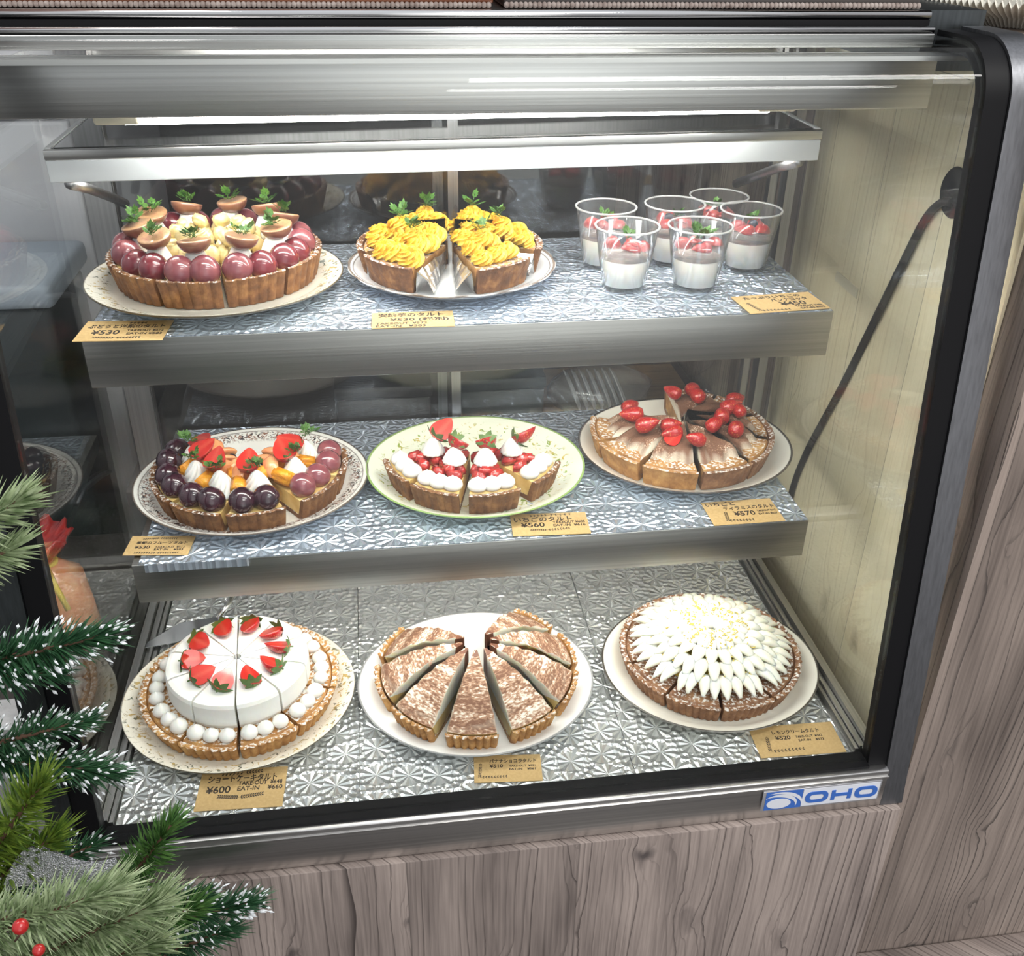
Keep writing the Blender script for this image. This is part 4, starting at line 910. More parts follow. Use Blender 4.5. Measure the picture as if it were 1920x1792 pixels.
# --- strawberry shortcake tart (case floor, left)
RT = 0.125
m_cr6 = crust_mesh(RT, A36, 0.024, 'crust_gold', 0.0026, 7); m_fi6 = fill_mesh(RT, A36, 0.024, 'crust_gold', 0.0235)
def cake_block():
    prof = [(0.004, 0.0242, 0), (0.087, 0.0242, 0), (0.089, 0.030, 0), (0.089, 0.056, 0), (0.087, 0.0605, 0), (0.082, 0.0625, 0), (0.004, 0.0632, 0)]
    return sweep(MB(), prof, A36, 14, smooth=False).mesh('cream_cake', 'cream')
m_ck = cake_block(); m_dot = dollop_mesh('cream_dot', 0.0105, 0.017, 'cream')
m_cut6 = sweep(MB(), [(0.010, 0.030, 0), (0.084, 0.030, 0), (0.084, 0.058, 0), (0.010, 0.060, 0)], A36+R(0.25), 8).mesh('sponge', 'cream_warm')
m_half6 = strawberry_mesh('strawberry_half', 0.0150, 0.034, True)
def build_short(t, i, rnd):
    ob('crust', m_cr6, t); ob('filling', m_fi6, t); ob('cream_cake', m_ck, t); ob('sponge', m_cut6, t)
    for th in (-11, 0, 11):
        a = R(th); ob('cream_dot', m_dot, t, (0.1035*math.cos(a), 0.1035*math.sin(a), 0.0238), (0, 0, rnd.uniform(0, 6)), rnd.uniform(0.92, 1.08))
    # strawberry half leaning on the cream, leaf outward, cut face turned sideways and up
    h = ob('strawberry_half', m_half6, t, (0.068, 0.002, 0.0715), (R(58), 0, R(90)+rnd.uniform(-.25, .25)), 1.0)
    h.rotation_euler = Euler((R(-82), R(25), R(90)), 'XYZ'); h.rotation_euler[2] += rnd.uniform(-.2, .2)
    ob('calyx', CALYX[i % 3], h, (0, 0.003, 0.0015), (PI, 0, 0), 1.2)
slices('shortcake_tart_slice', 'white strawberry shortcake slice', 'slices of the strawberry shortcake tart', (-0.321, 0.206), 0, [-104+36*k for k in range(10)], 0.0015, 0.95, build_short, 'front left plate')

# --- banana chocolate tart (case floor, centre)
RT = 0.122; A36 = R(32.5)
m_cr7 = crust_mesh(RT, A36, 0.027, 'crust_gold', 0.0042, 7, wall=0.005); m_fi7 = fill_mesh(RT, A36, 0.027, 'custard', 0.0255)
def dome_cream():
    mb = MB(); N, K = 16, 26; v = []; r0, r1 = 0.006, RT-0.008; z0 = 0.0257
    for i in range(N+1):
        t = -A36/2*0.985+A36*0.985*i/N
        for j in range(K+1):
            q = j/K; r = r0+(r1-r0)*q; z_ = z0+0.042*(1-q**2.0)+0.0012*math.sin(q*34+0.25*i)+0.0006*math.sin(q*61+i*0.4); v.append((r*math.cos(t), r*math.sin(t), z_ if j < K else z0+0.0003))
    top = len(v)
    for i in range(N+1):
        for j in (0, K): x_, y_, _ = v[i*(K+1)+j]; v.append((x_, y_, z0))
    fs = [(i*(K+1)+j, i*(K+1)+j+1, (i+1)*(K+1)+j+1, (i+1)*(K+1)+j) for i in range(N) for j in range(K)]
    mb.add(v, fs, 0, True)
    for i in (0, N): mb.add([v[i*(K+1)+j] for j in range(K+1)]+[v[top+i*2+1], v[top+i*2]], [list(range(K+3))], 1)
    return mb.mesh('cocoa_cream', ['cocoa_swirl', 'cream_warm'])
m_dm = dome_cream(); m_tip = sweep(MB(), [(0.0055, 0.030, 0), (0.020, 0.030, 0), (0.0165, 0.0670, 0), (0.0055, 0.0690, 0)], A36+R(1.6), 4).mesh('chocolate_tip', 'choco')
m_film7 = film_mesh(0.116, A36, 0.003, 0.029, 0.064)
def build_banana(t, i, rnd):
    ob('crust', m_cr7, t); ob('custard', m_fi7, t); ob('cocoa_cream', m_dm, t); ob('chocolate_tip', m_tip, t); ob('clear_film', m_film7, t)
slices('banana_tart_slice', 'film wrapped banana chocolate slice', 'slices of the banana chocolate tart', (-0.0105, 0.192), 0, [-99, -136, -173, 150, -62, -26, 9, 45], 0.0135, 0.9, build_banana, 'plain white plate')

# --- lemon cream tart (case floor, right)
A36 = R(34.6)
RT = 0.122
m_cr8 = crust_mesh(RT, A36, 0.026, 'crust_mocha', 0.0022, 8); m_fi8 = fill_mesh(RT, A36, 0.026, 'crust_mocha', 0.0255)
def petals(seed):
    rnd = random.Random(seed); mb = MB()
    for row, (r, ths, zb, Ln) in enumerate(((0.084, (-13, -4.3, 4.3, 13), 0.0285, 0.042), (0.067, (-11.5, 0, 11.5), 0.0385, 0.042), (0.049, (-9.5, 9.5), 0.0460, 0.040), (0.031, (-8, 8), 0.0500, 0.036), (0.0145, (0,), 0.0520, 0.026))):
        for th in ths:
            a = R(th+rnd.uniform(-2, 2)); K, M = 9, 10; v = []; l = Ln*rnd.uniform(0.92, 1.1); ww = 0.0100*rnd.uniform(0.9, 1.1)
            for i in range(K+1):
                q = i/K; wd = ww*(math.sin(PI*min(0.975, 0.12+q*0.88))**0.55)*(1.05-0.30*q); x_ = r-l*0.42+l*q; zc = zb+0.0035+0.010*math.sin(PI*q*0.85)-0.003*q*q
                for j in range(M):
                    u = 2*PI*j/M; y_ = math.cos(u)*wd; z_ = zc+math.sin(u)*wd*0.72
                    v.append((x_*math.cos(a)-y_*math.sin(a), x_*math.sin(a)+y_*math.cos(a), z_))
            mb.add(v, [(i*M+j, i*M+(j+1) % M, (i+1)*M+(j+1) % M, (i+1)*M+j) for i in range(K) for j in range(M)]+[list(range(M)), [K*M+j for j in range(M)]], 0, True)
    return mb.mesh('cream_petals', 'cream_warm')
def zest(seed):
    rnd = random.Random(seed); mb = MB()
    for i in range(44):
        r = rnd.uniform(0.015, 0.085); a = R(rnd.uniform(-14, 14)); z_ = 0.0695-0.023*max(0, (r-0.035)/0.05)
        p = Vector((r*math.cos(a), r*math.sin(a), z_)); d = Vector((rnd.uniform(-1, 1), rnd.uniform(-1, 1), rnd.uniform(-.3, .3)))*0.0022; mb.tube([p-d, p+d], 0.0008, 4)
    return mb.mesh('lemon_zest', 'lemon_zest')
m_pt = [petals(s) for s in range(4)]; m_zs = [zest(s) for s in range(3)]
m_in8 = sweep(MB(), [(0.006, 0.0258, 0), (0.078, 0.0258, 0), (0.060, 0.040, 0), (0.006, 0.046, 0)], A36*0.97, 8).mesh('lemon_cream', 'lemon_zest')
def build_lemon(t, i, rnd):
    ob('crust', m_cr8, t); ob('filling', m_fi8, t); ob('lemon_cream', m_in8, t); ob('cream_petals', m_pt[i % 4], t); ob('lemon_zest', m_zs[i % 3], t, kind='stuff')
slices('lemon_tart_slice', 'lemon tart slice with cream petals', 'slices of the lemon cream tart', (0.3125, 0.190), 0, [-118+36*k for k in range(10)], 0.0015, 0.93, build_lemon, 'front right plate')

# ---------------------------------------------------------------- panna cotta cups
def cup_meshes():
    ro = lambda z: 0.0262+(0.0385-0.0262)*z/0.077
    th = 0.0009
    outer = [(0.0005, 0.0035), (0.0240, 0.0035), (0.0246, 0.0), (ro(0)-0.0002, 0.0), (ro(0.006), 0.006), (ro(0.075), 0.075)]
    inner = [(ro(0.075)-th, 0.075), (ro(0.005)-th, 0.0055), (0.0005, 0.0055)]
    cup = MB().revolve(outer+inner, 48).mesh('cup', 'cup_clear')
    rim = MB(); pts = []
    pr = [(ro(0.076)+0.0014*math.cos(2*PI*k/8), 0.0762+0.0012*math.sin(2*PI*k/8)) for k in range(9)]
    rim.revolve(pr, 48)
    rim = rim.mesh('cup_rim', 'cup_rim')
    g = 0.0014
    pan = MB().revolve([(0.0005, 0.0062), (ro(0.0062)-g, 0.0062), (ro(0.038)-g, 0.038), (0.0005, 0.0382)], 40).mesh('panna_cotta', 'panna')
    jel = MB().revolve([(0.0005, 0.0385), (ro(0.0385)-g, 0.0385), (ro(0.051)-g, 0.051), (0.0005, 0.0508)], 40).mesh('jelly', 'jelly')
    return cup, rim, pan, jel
m_cup, m_rim, m_pan, m_jel = cup_meshes()
m_sl = strawberry_mesh('strawberry_half', 0.0125, 0.026, True)
cups = [(0.187, 0.3205, 'panna cotta cup nearest the front, left of the two front cups'), (0.275, 0.3130, 'panna cotta cup at the front right, green sprig on its berries'),
        (0.1805, 0.4065, 'panna cotta cup at the far left, behind the front left cup'), (0.272, 0.4120, 'panna cotta cup in the middle of the back, between the front cups'),
        (0.3620, 0.3770, 'panna cotta cup at the far right, nearest the steel upright'), (0.3420, 0.4450, 'panna cotta cup at the very back, mostly hidden by others')]
for i, (x_, y_, lb) in enumerate(cups):
    rnd = random.Random(i+50); t = thing('dessert_cup', lb, 'dessert cup', (x_, y_, ZU+0.0002), rnd.uniform(0, 6), 'clear cups of panna cotta with berries')
    c = ob('cup', m_cup, t); ob('cup_rim', m_rim, c); ob('panna_cotta', m_pan, t); ob('jelly', m_jel, t)
    for k in range(4):
        a = 2*PI*k/4+rnd.uniform(-.3, .3); ob('strawberry_half', m_sl, t, (0.0165*math.cos(a)-0.010*math.sin(a), 0.0165*math.sin(a)+0.010*math.cos(a), 0.0475+rnd.uniform(0, .002)), (R(78+rnd.uniform(-12, 12)), 0, a+rnd.uniform(-.3, .3)), 0.98)
    ob('strawberry_half', m_sl, t, (0.0, 0.008, 0.0520), (R(70), R(20), rnd.uniform(0, 6)), 0.8)
    ob('blueberry', m_bb, t, (0.006, -0.003, 0.0585)); ob('blueberry', m_bb, t, (-0.016, 0.0, 0.0550))
    ob('herb_sprig', HERBS[i % 4], t, (-0.001, 0.002, 0.0605), (0, 0, rnd.uniform(0, 6)), 1.0 if i != 1 else 1.5)

# ---------------------------------------------------------------- price cards
def text_mesh(body, size, align='LEFT', shear=0.0, bold=0.0):
    cu = bpy.data.curves.new('lettering', 'FONT'); cu.body = body; cu.size = size; cu.align_x = align; cu.shear = shear; cu.extrude = 0.00006; cu.offset = bold; cu.resolution_u = 3
    o = bpy.data.objects.new('lettering', cu); COL.objects.link(o); dg = bpy.context.evaluated_depsgraph_get(); dg.update()
    me = bpy.data.meshes.new_from_object(o.evaluated_get(dg)); bpy.data.objects.remove(o); me.materials.clear(); me.materials.append(MATS['ink']); return me
def sprig(mb, x0, y0, x1, y1, n=9, ll=0.0022):
    d = Vector((x1-x0, y1-y0, 0)); p0 = Vector((x0, y0, 0)); dn_ = d.normalized(); s_ = Vector((-dn_.y, dn_.x, 0))
    mb.tube([p0+d*t/8+s_*0.0006*math.sin(t) for t in range(9)], 0.00016, 4)
    for i in range(n):
        p = p0+d*(i+0.5)/n
        for sg in (-1, 1):
            q = (dn_*0.8+s_*sg*0.8).normalized()*ll; w_ = q.cross(Vector((0, 0, 1))).normalized()*ll*0.24
            mb.add([p, p+q*0.5+w_, p+q, p+q*0.5-w_], [(0, 1, 2, 3)])
def card(label, c, w_, h, rot, z, lines, orn, tilt=0.0, th=0.0006):
    o = ob('price_card', (MB().box((-w_/2, -h/2, 0), (w_/2, h/2, th)), 'kraft'), None, (c[0], c[1], z), (R(tilt), 0, R(rot)))
    tag(o, label, 'price card', 'kraft paper price cards')
    for (s, x_, y_, sz, wd) in lines:
        me = text_mesh(s, 1.0, 'LEFT', 0.0, 0.022); xs = [v.co.x for v in me.vertices]; ys = [v.co.y for v in me.vertices]
        kx, ky = wd*w_/(max(xs)-min(xs)), sz*h/(max(ys)-min(ys)); x0, y0 = min(xs), min(ys)
        for v in me.vertices: v.co = ((v.co.x-x0)*kx, (v.co.y-y0)*ky, v.co.z)
        ob('lettering', me, o, (x_*w_, y_*h, th+0.0001))
    mb = MB()
    for (x0, y0, x1, y1, n) in orn: sprig(mb, x0*w_, y0*h, x1*w_, y1*h, n, 0.07*h)
    if orn: ob('leaf_ornament', (mb, 'ink'), o, (0, 0, th+0.0001))
zu, zm, zb = ZU+0.0008, ZM+0.0008, 0.0004
B = 0.006
card('price card for the grape and pear tart, at the upper shelf\'s left corner', (-0.388, 0.2345), 0.093, 0.0575, -3.7, zu,
     [('ぶどうと洋梨のタルト', -0.44, 0.12, 0.19, 0.88), ('¥530', -0.36, -0.19, 0.22, 0.32), ('TAKEOUT ¥572', 0.03, -0.04, 0.10, 0.42), ('EAT-IN ¥583', 0.05, -0.20, 0.10, 0.40)], [(-0.05, -0.36, -0.30, -0.33, 8), (-0.05, -0.36, 0.22, -0.33, 8), (-0.02, 0.38, 0.20, 0.38, 5)])
card('price card under the yellow sweet potato tart', (-0.076, 0.2350), 0.092, 0.048, -1.5, zu,
     [('安納芋のタルト', -0.42, 0.18, 0.25, 0.80), ('¥530 (税別)', -0.28, -0.12, 0.24, 0.72), ('TAKEOUT  ¥572', -0.45, -0.29, 0.13, 0.62), ('EAT-IN   ¥583', -0.45, -0.46, 0.13, 0.60)], [])
card('price card in front of the panna cotta cups', (0.360, 0.2445), 0.1015, 0.057, 4.6, zu,
     [('たっぷりいちごの', -0.38, 0.27, 0.15, 0.72), ('パンナコッタ', -0.08, 0.06, 0.18, 0.46), ('¥450', -0.02, -0.19, 0.22, 0.32), ('TAKEOUT ¥486', 0.12, -0.31, 0.09, 0.34), ('EAT-IN ¥495', 0.16, -0.43, 0.09, 0.30)], [(-0.40, 0.10, -0.34, -0.36, 8), (-0.34, -0.38, 0.02, -0.40, 8)])
card('price card for the mixed fruit tart, at the middle shelf\'s left corner', (-0.393, 0.2230), 0.077, 0.041, -6.0, zm,
     [('季節のフルーツタルト', -0.38, 0.05, 0.17, 0.80), ('¥530', -0.38, -0.17, 0.16, 0.24), ('TAKE-OUT  ¥572', -0.06, -0.13, 0.10, 0.46), ('EAT-IN    ¥583', -0.06, -0.26, 0.10, 0.45)], [(-0.05, 0.38, -0.30, 0.34, 8), (-0.05, 0.38, 0.22, 0.36, 8), (0, -0.40, -0.34, -0.38, 9), (0, -0.40, 0.34, -0.38, 9)])
card('price card below the green rimmed plate of strawberry tart', (0.086, 0.2140), 0.098, 0.0500, -3.0, zm,
     [('いちごのタルト', -0.46, 0.12, 0.22, 0.76), ('¥560', -0.38, -0.13, 0.21, 0.31), ('TAKEOUT ¥605', 0.04, 0.01, 0.11, 0.42), ('EAT-IN  ¥616', 0.04, -0.13, 0.11, 0.42)], [(-0.05, -0.27, -0.26, -0.24, 8), (-0.05, -0.27, 0.24, -0.23, 8), (0.0, 0.41, -0.24, 0.39, 5), (0.0, 0.41, 0.30, 0.42, 5)])
card('price card for the tiramisu tart, at the middle shelf\'s right corner', (0.340, 0.2130), 0.095, 0.0555, 0.5, zm,
     [('いちごと', -0.46, 0.30, 0.17, 0.42), ('ティラミスのタルト', -0.24, 0.09, 0.17, 0.72), ('¥570', -0.14, -0.17, 0.20, 0.30), ('TAKEOUT ¥615', 0.20, -0.05, 0.08, 0.27), ('EAT-IN ¥627', 0.20, -0.18, 0.08, 0.27)], [(-0.24, 0.05, -0.27, -0.32, 8), (-0.27, -0.34, 0.08, -0.36, 8)])
card('price card in front of the shortcake tart', (-0.309, 0.0490), 0.102, 0.0620, -3.0, zb,
     [('ショートケーキタルト', -0.41, 0.17, 0.18, 0.80), ('¥600', -0.41, -0.10, 0.18, 0.28), ('TAKE-OUT  ¥648', -0.05, 0.07, 0.11, 0.51), ('EAT-IN    ¥660', -0.05, -0.06, 0.11, 0.52)], [(0.0, 0.40, -0.26, 0.38, 6), (0.0, 0.40, 0.20, 0.42, 6), (-0.01, -0.22, -0.25, -0.18, 10), (-0.01, -0.22, 0.25, -0.16, 10)])
card('price card in front of the banana chocolate tart', (0.011, 0.0400), 0.083, 0.0430, -5.0, zb,
     [('バナナショコラタルト', -0.27, 0.20, 0.15, 0.70), ('¥510', -0.27, 0.03, 0.13, 0.20), ('TAKE-OUT  ¥551', 0.02, 0.04, 0.08, 0.39), ('EAT-IN    ¥561', 0.02, -0.08, 0.08, 0.39)], [(-0.40, 0.22, -0.42, -0.30, 9), (-0.40, -0.32, -0.02, -0.30, 9)])
card('price card in front of the lemon cream tart', (0.384, 0.0410), 0.1115, 0.0530, -1.7, zb,
     [('レモンクリームタルト', -0.25, 0.20, 0.13, 0.56), ('¥520', -0.24, 0.02, 0.13, 0.18), ('TAKE-OUT  ¥562', 0.0, 0.05, 0.075, 0.32), ('EAT-IN    ¥572', 0.02, -0.07, 0.075, 0.30)], [(-0.33, 0.16, -0.36, -0.30, 9), (-0.34, -0.32, 0.04, -0.30, 9)])

# ---------------------------------------------------------------- small things in and around the case
sv = thing('cake_server', 'clear cake server lying behind the shortcake tart', 'cake server', (-0.405, 0.345, 0.0))
ob('blade', (MB().prism([(-0.062, -0.030), (-0.058, -0.018), (-0.02, 0.020), (0.032, 0.028), (0.040, 0.022), (0.036, 0.0), (-0.02, -0.024)], 0.010, 0.0115, axis='z'), 'chrome'), sv)
hd = ob('handle', (MB().tube([(0.035, 0.024, 0.0112), (0.048, 0.050, 0.020), (0.056, 0.085, 0.022), (0.060, 0.11, 0.0205)], [0.003, 0.004, 0.006, 0.005], 10), 'chrome'), sv)
ob('hanging_ring', (MB().revolve([(0.008+0.0022*math.cos(2*PI*k/8), 0.0022*math.sin(2*PI*k/8)) for k in range(9)], 20, mat=Matrix.Translation((0.062, 0.122, 0.0185))), 'black_plastic'), hd)
ob('rest_foot', (MB().tube([(-0.01, 0.0, 0.0), (-0.01, 0.0, 0.0099)], 0.004, 10), 'chrome'), sv)

cb = thing('power_cable', 'black cable running down the pale boards right of the case', 'cable', (0.5278, 0.2, 0.2))
pts = [(0.200, 0.640), (0.222, 0.634), (0.248, 0.606), (0.276, 0.542), (0.318, 0.441), (0.358, 0.346), (0.395, 0.268), (0.427, 0.198), (0.45, 0.12), (0.46, 0.0)]
P = [Vector((-0.0052, y-0.2, z-0.2)) for y, z in pts]
sm = []
for i in range(len(P)-1):
    p0, p1, p2, p3 = P[max(0, i-1)], P[i], P[i+1], P[min(len(P)-1, i+2)]
    for j in range(5):
        t = j/5; sm.append(0.5*((2*p1)+(p2-p0)*t+(2*p0-5*p1+4*p2-p3)*t*t+(3*p1-p0-3*p2+p3)*t**3))
sm.append(P[-1])
ob('cord', (MB().tube(sm, 0.0048, 8), 'cable_black'), cb)
ob('grommet', (MB().revolve([(0.0005, -0.002), (0.026, -0.002), (0.028, 0.0), (0.026, 0.0018), (0.0005, 0.002)], 28, mat=Matrix.Translation((-0.0021, 0.006, 0.449)) @ Matrix.Rotation(PI/2, 4, 'Y')), 'black_plastic'), cb)
tag(ob('masking_tape', (MB().box((-0.0005, -0.035, -0.007), (0.0004, 0.035, 0.007)), 'plastic_cream'), None, (0.5274, 0.412, 0.472), (R(2), 0, 0)), 'short strip of cream tape on the pale boards behind the right pane', 'tape')

# things on top of the case
TZ = GT+0.0200
bx = thing('wooden_crate', 'reddish brown wooden crate standing on top of the case', 'crate', (-0.30, 0.30, TZ))
ob('crate_wall', (MB().rbox((-0.30, -0.095, 0.004), (0.31, -0.083, 0.09), 0.002).rbox((-0.30, 0.10, 0.004), (0.31, 0.112, 0.09), 0.002).box((-0.30, -0.0829, 0.004), (-0.288, 0.0999, 0.09)).box((0.298, -0.0829, 0.004), (0.31, 0.0999, 0.09)).box((-0.287, -0.0829, 0.004), (0.297, 0.0999, 0.010)), 'red_wood'), bx)
def rope(x0, x1, y, z, r, pitch):
    mb = MB(); n = int((x1-x0)/pitch)
    for i in range(n): mb.blob((x0+pitch*(i+0.5), y, z), (pitch*0.62, r, r), seg=8, rings=5)
    return mb
ob('rope_edging', (rope(-0.30, 0.31, -0.0975, 0.0030, 0.0028, 0.0045), 'rope'), bx, (0, 0, 0))
tr = thing('serving_tray', 'dark tray with beaded edge on the case top, right of the crate', 'tray', (0.235, 0.30, TZ))
ob('tray_base', (MB().rbox((-0.215, -0.095, 0.0), (0.205, 0.11, 0.012), 0.003), 'counter_dark'), tr)
ob('beaded_edging', (rope(-0.215, 0.205, -0.0985, 0.0032, 0.0030, 0.0045), 'rope'), tr)
def pleated():
    mb = MB(); n = 120
    pr = [(0.075, 0.0), (0.095, 0.012), (0.12, 0.020), (0.135, 0.026), (0.133, 0.028), (0.118, 0.023), (0.093, 0.016), (0.0005, 0.010)]
    mb.revolve(pr, n*2, lambda q, a, z, j: (q, a, z+(0.0028*(1 if int(round(a/(PI/n))) % 2 else -1))*max(0, (q-0.07)/0.06)), smooth=False)
    return mb
tag(ob('pleated_doily', (pleated(), 'doily'), None, (0.640, 0.335, 0.8085), sc=(1, 1, 1)), 'cream pleated paper doily on the ledge right of the case top', 'doily')

# ---------------------------------------------------------------- behind and beside the case
tag(ob('back_counter', (MB().rbox((-0.53, 0.60, 0.07), (0.50, 1.15, 0.10), 0.004).box((-0.51, 0.62, FLOOR), (0.48, 1.13, 0.07)), 'counter_dark'), None), 'dark work counter behind the display case', 'counter')
def carton(label, x0, x1, y0, y1, h, mat):
    t = thing('storage_box', label, 'box', ((x0+x1)/2, (y0+y1)/2, 0.1001)); a, b_ = (x1-x0)/2, (y1-y0)/2
    ob('body', (MB().rbox((-a, -b_, 0), (a, b_, h-0.022), 0.003), mat), t); ob('lid', (MB().rbox((-a-0.003, -b_-0.003, h-0.0215), (a+0.003, b_+0.003, h), 0.003), mat), t)
carton('black lidded box behind the rear glass, left of the centre post', -0.19, -0.035, 0.66, 0.90, 0.135, 'box_black')
carton('dark teal lidded box behind the rear glass, right of the centre post', 0.015, 0.155, 0.66, 0.90, 0.140, 'box_teal')
tag(ob('wooden_board', (MB().rbox((0.170, 0.63, 0.1002), (0.47, 0.96, 0.118), 0.003), 'tan_wood'), None), 'tan wooden board on the back counter at the right', 'board')
lb = thing('bag_of_lids', 'clear bag of stacked white cup lids on the wooden board', 'bag', (0.275, 0.76, 0.1182))
for k in range(7): ob('cup_lid', (MB().revolve([(0.0005, 0.004), (0.032, 0.004), (0.034, 0.0), (0.040, 0.0), (0.040, 0.002), (0.035, 0.003), (0.033, 0.006), (0.0005, 0.006)], 32), 'plastic_white'), lb, (-0.052+0.014*k, 0.0, 0.045), (0, R(68), 0))
ob('bag', (MB().blob((0.0, 0.0, 0.046), (0.095, 0.062, 0.046), seg=24, rings=12, noise=0.05), 'bag_film'), lb)
fg = thing('upright_fridge', 'pale grey upright fridge left of the case, behind its side glass', 'fridge', (-0.985, 1.215, FLOOR))
ob('cabinet', (MB().rbox((-0.40, -0.25, 0.0), (0.40, 0.40, 1.9), 0.01), 'grey_appliance'), fg)
ob('door', (MB().rbox((-0.39, -0.275, 0.08), (0.39, -0.2505, 1.222), 0.006), 'grey_appliance'), fg); ob('door', (MB().rbox((-0.39, -0.275, 1.232), (0.39, -0.2505, 1.88), 0.006), 'grey_appliance'), fg)
tag(ob('side_counter', (MB().rbox((-1.3, 0.075, -0.05), (-0.525, 0.67, -0.02), 0.004).box((-1.28, 0.09, FLOOR), (-0.55, 0.65, -0.0501)), 'counter_dark'), None), 'dark side counter left of the case', 'counter')
ck = thing('cool_box', 'dark cool box with pale blue lid, behind the left side glass', 'cool box', (-0.935, 0.805, FLOOR))
ob('tub', (MB().rbox((-0.32, -0.105, 0.0), (0.325, 0.105, 0.995), 0.012), 'box_teal'), ck); ob('lid', (MB().rbox((-0.33, -0.118, 0.9955), (0.335, 0.118, 1.035), 0.010), 'pale_blue'), ck)
gb = thing('cookie_bag', 'orange gift bag of biscuits with red top, left of the case', 'gift bag', (-0.595, 0.385, -0.0195))
ob('pouch', (MB().revolve([(0.0005, 0.0), (0.045, 0.0), (0.052, 0.02), (0.054, 0.07), (0.046, 0.11), (0.022, 0.135), (0.014, 0.142), (0.0005, 0.142)], 24, lambda q, a, z, j: (q*(1+0.06*math.sin(5*a+z*40)), a, z)), 'pouch_orange' if False else 'grapefruit'), gb)
ob('ruffled_top', (MB().revolve([(0.012, 0.1425), (0.030, 0.165), (0.045, 0.182), (0.043, 0.186), (0.020, 0.170), (0.0005, 0.165)], 36, lambda q, a, z, j: (q*(1+0.10*math.sin(9*a)), a, z+0.006*math.sin(9*a+1)*(q > 0.02))), 'jam'), gb)
ob('ribbon', (MB().revolve([(0.0165+0.003*math.cos(2*PI*k/8), 0.1385+0.004*math.sin(2*PI*k/8)) for k in range(9)], 20).tube([(0.01, -0.018, 0.139), (0.03, -0.055, 0.13), (0.04, -0.062, 0.10)], 0.004, 6).tube([(0.0, -0.018, 0.139), (-0.02, -0.058, 0.125), (-0.03, -0.066, 0.09)], 0.004, 6), 'lemon_zest'), gb)

# ---------------------------------------------------------------- christmas tree, lower left
def needle_mat(name, a, b_, frost=0.0):
    m, t, bs = newmat(name); at = nd(t, 'ShaderNodeTexCoord'); n = nd(t, 'ShaderNodeTexNoise'); n.inputs['Scale'].default_value = 90; L(t, at.outputs['Object'], n.inputs['Vector'])
    r = nd(t, 'ShaderNodeValToRGB'); el = r.color_ramp.elements; el[0].position = 0.38; el[0].color = (*a, 1); el[1].position = 0.62; el[1].color = (*b_, 1); L(t, n.outputs['Fac'], r.inputs[0]); L(t, r.outputs[0], bs.inputs['Base Color']); bs.inputs['Roughness'].default_value = 0.5
needle_mat('needle_dark', (0.012, 0.055, 0.022), (0.038, 0.125, 0.050)); needle_mat('needle_green', (0.035, 0.11, 0.02), (0.10, 0.21, 0.05)); needle_mat('needle_sage', (0.16, 0.23, 0.10), (0.40, 0.48, 0.28)); needle_mat('needle_lime', (0.06, 0.12, 0.012), (0.17, 0.25, 0.03))
simple('frost', (0.80, 0.83, 0.86), 0.7); simple('bark', (0.10, 0.05, 0.03), 0.8)
noisy('glitter', [(0.35, 0.36, 0.40), (0.9, 0.9, 0.93)], scale=600, rough=0.25, metal=0.8, bump=1.0, bscale=700)
simple('berry_red', (0.45, 0.015, 0.015), 0.25, coat=0.5)
tree = thing('christmas_tree', 'frosted artificial Christmas tree in front of the case, lower left', 'Christmas tree', (-0.72, -0.30, FLOOR))
TO = Vector((-0.72, -0.30, FLOOR))
ob('trunk', (MB().tube([(0, 0, 0.0), (0, 0, 0.6), (0, 0, 1.3)], [0.022, 0.016, 0.008], 10), 'bark'), tree)
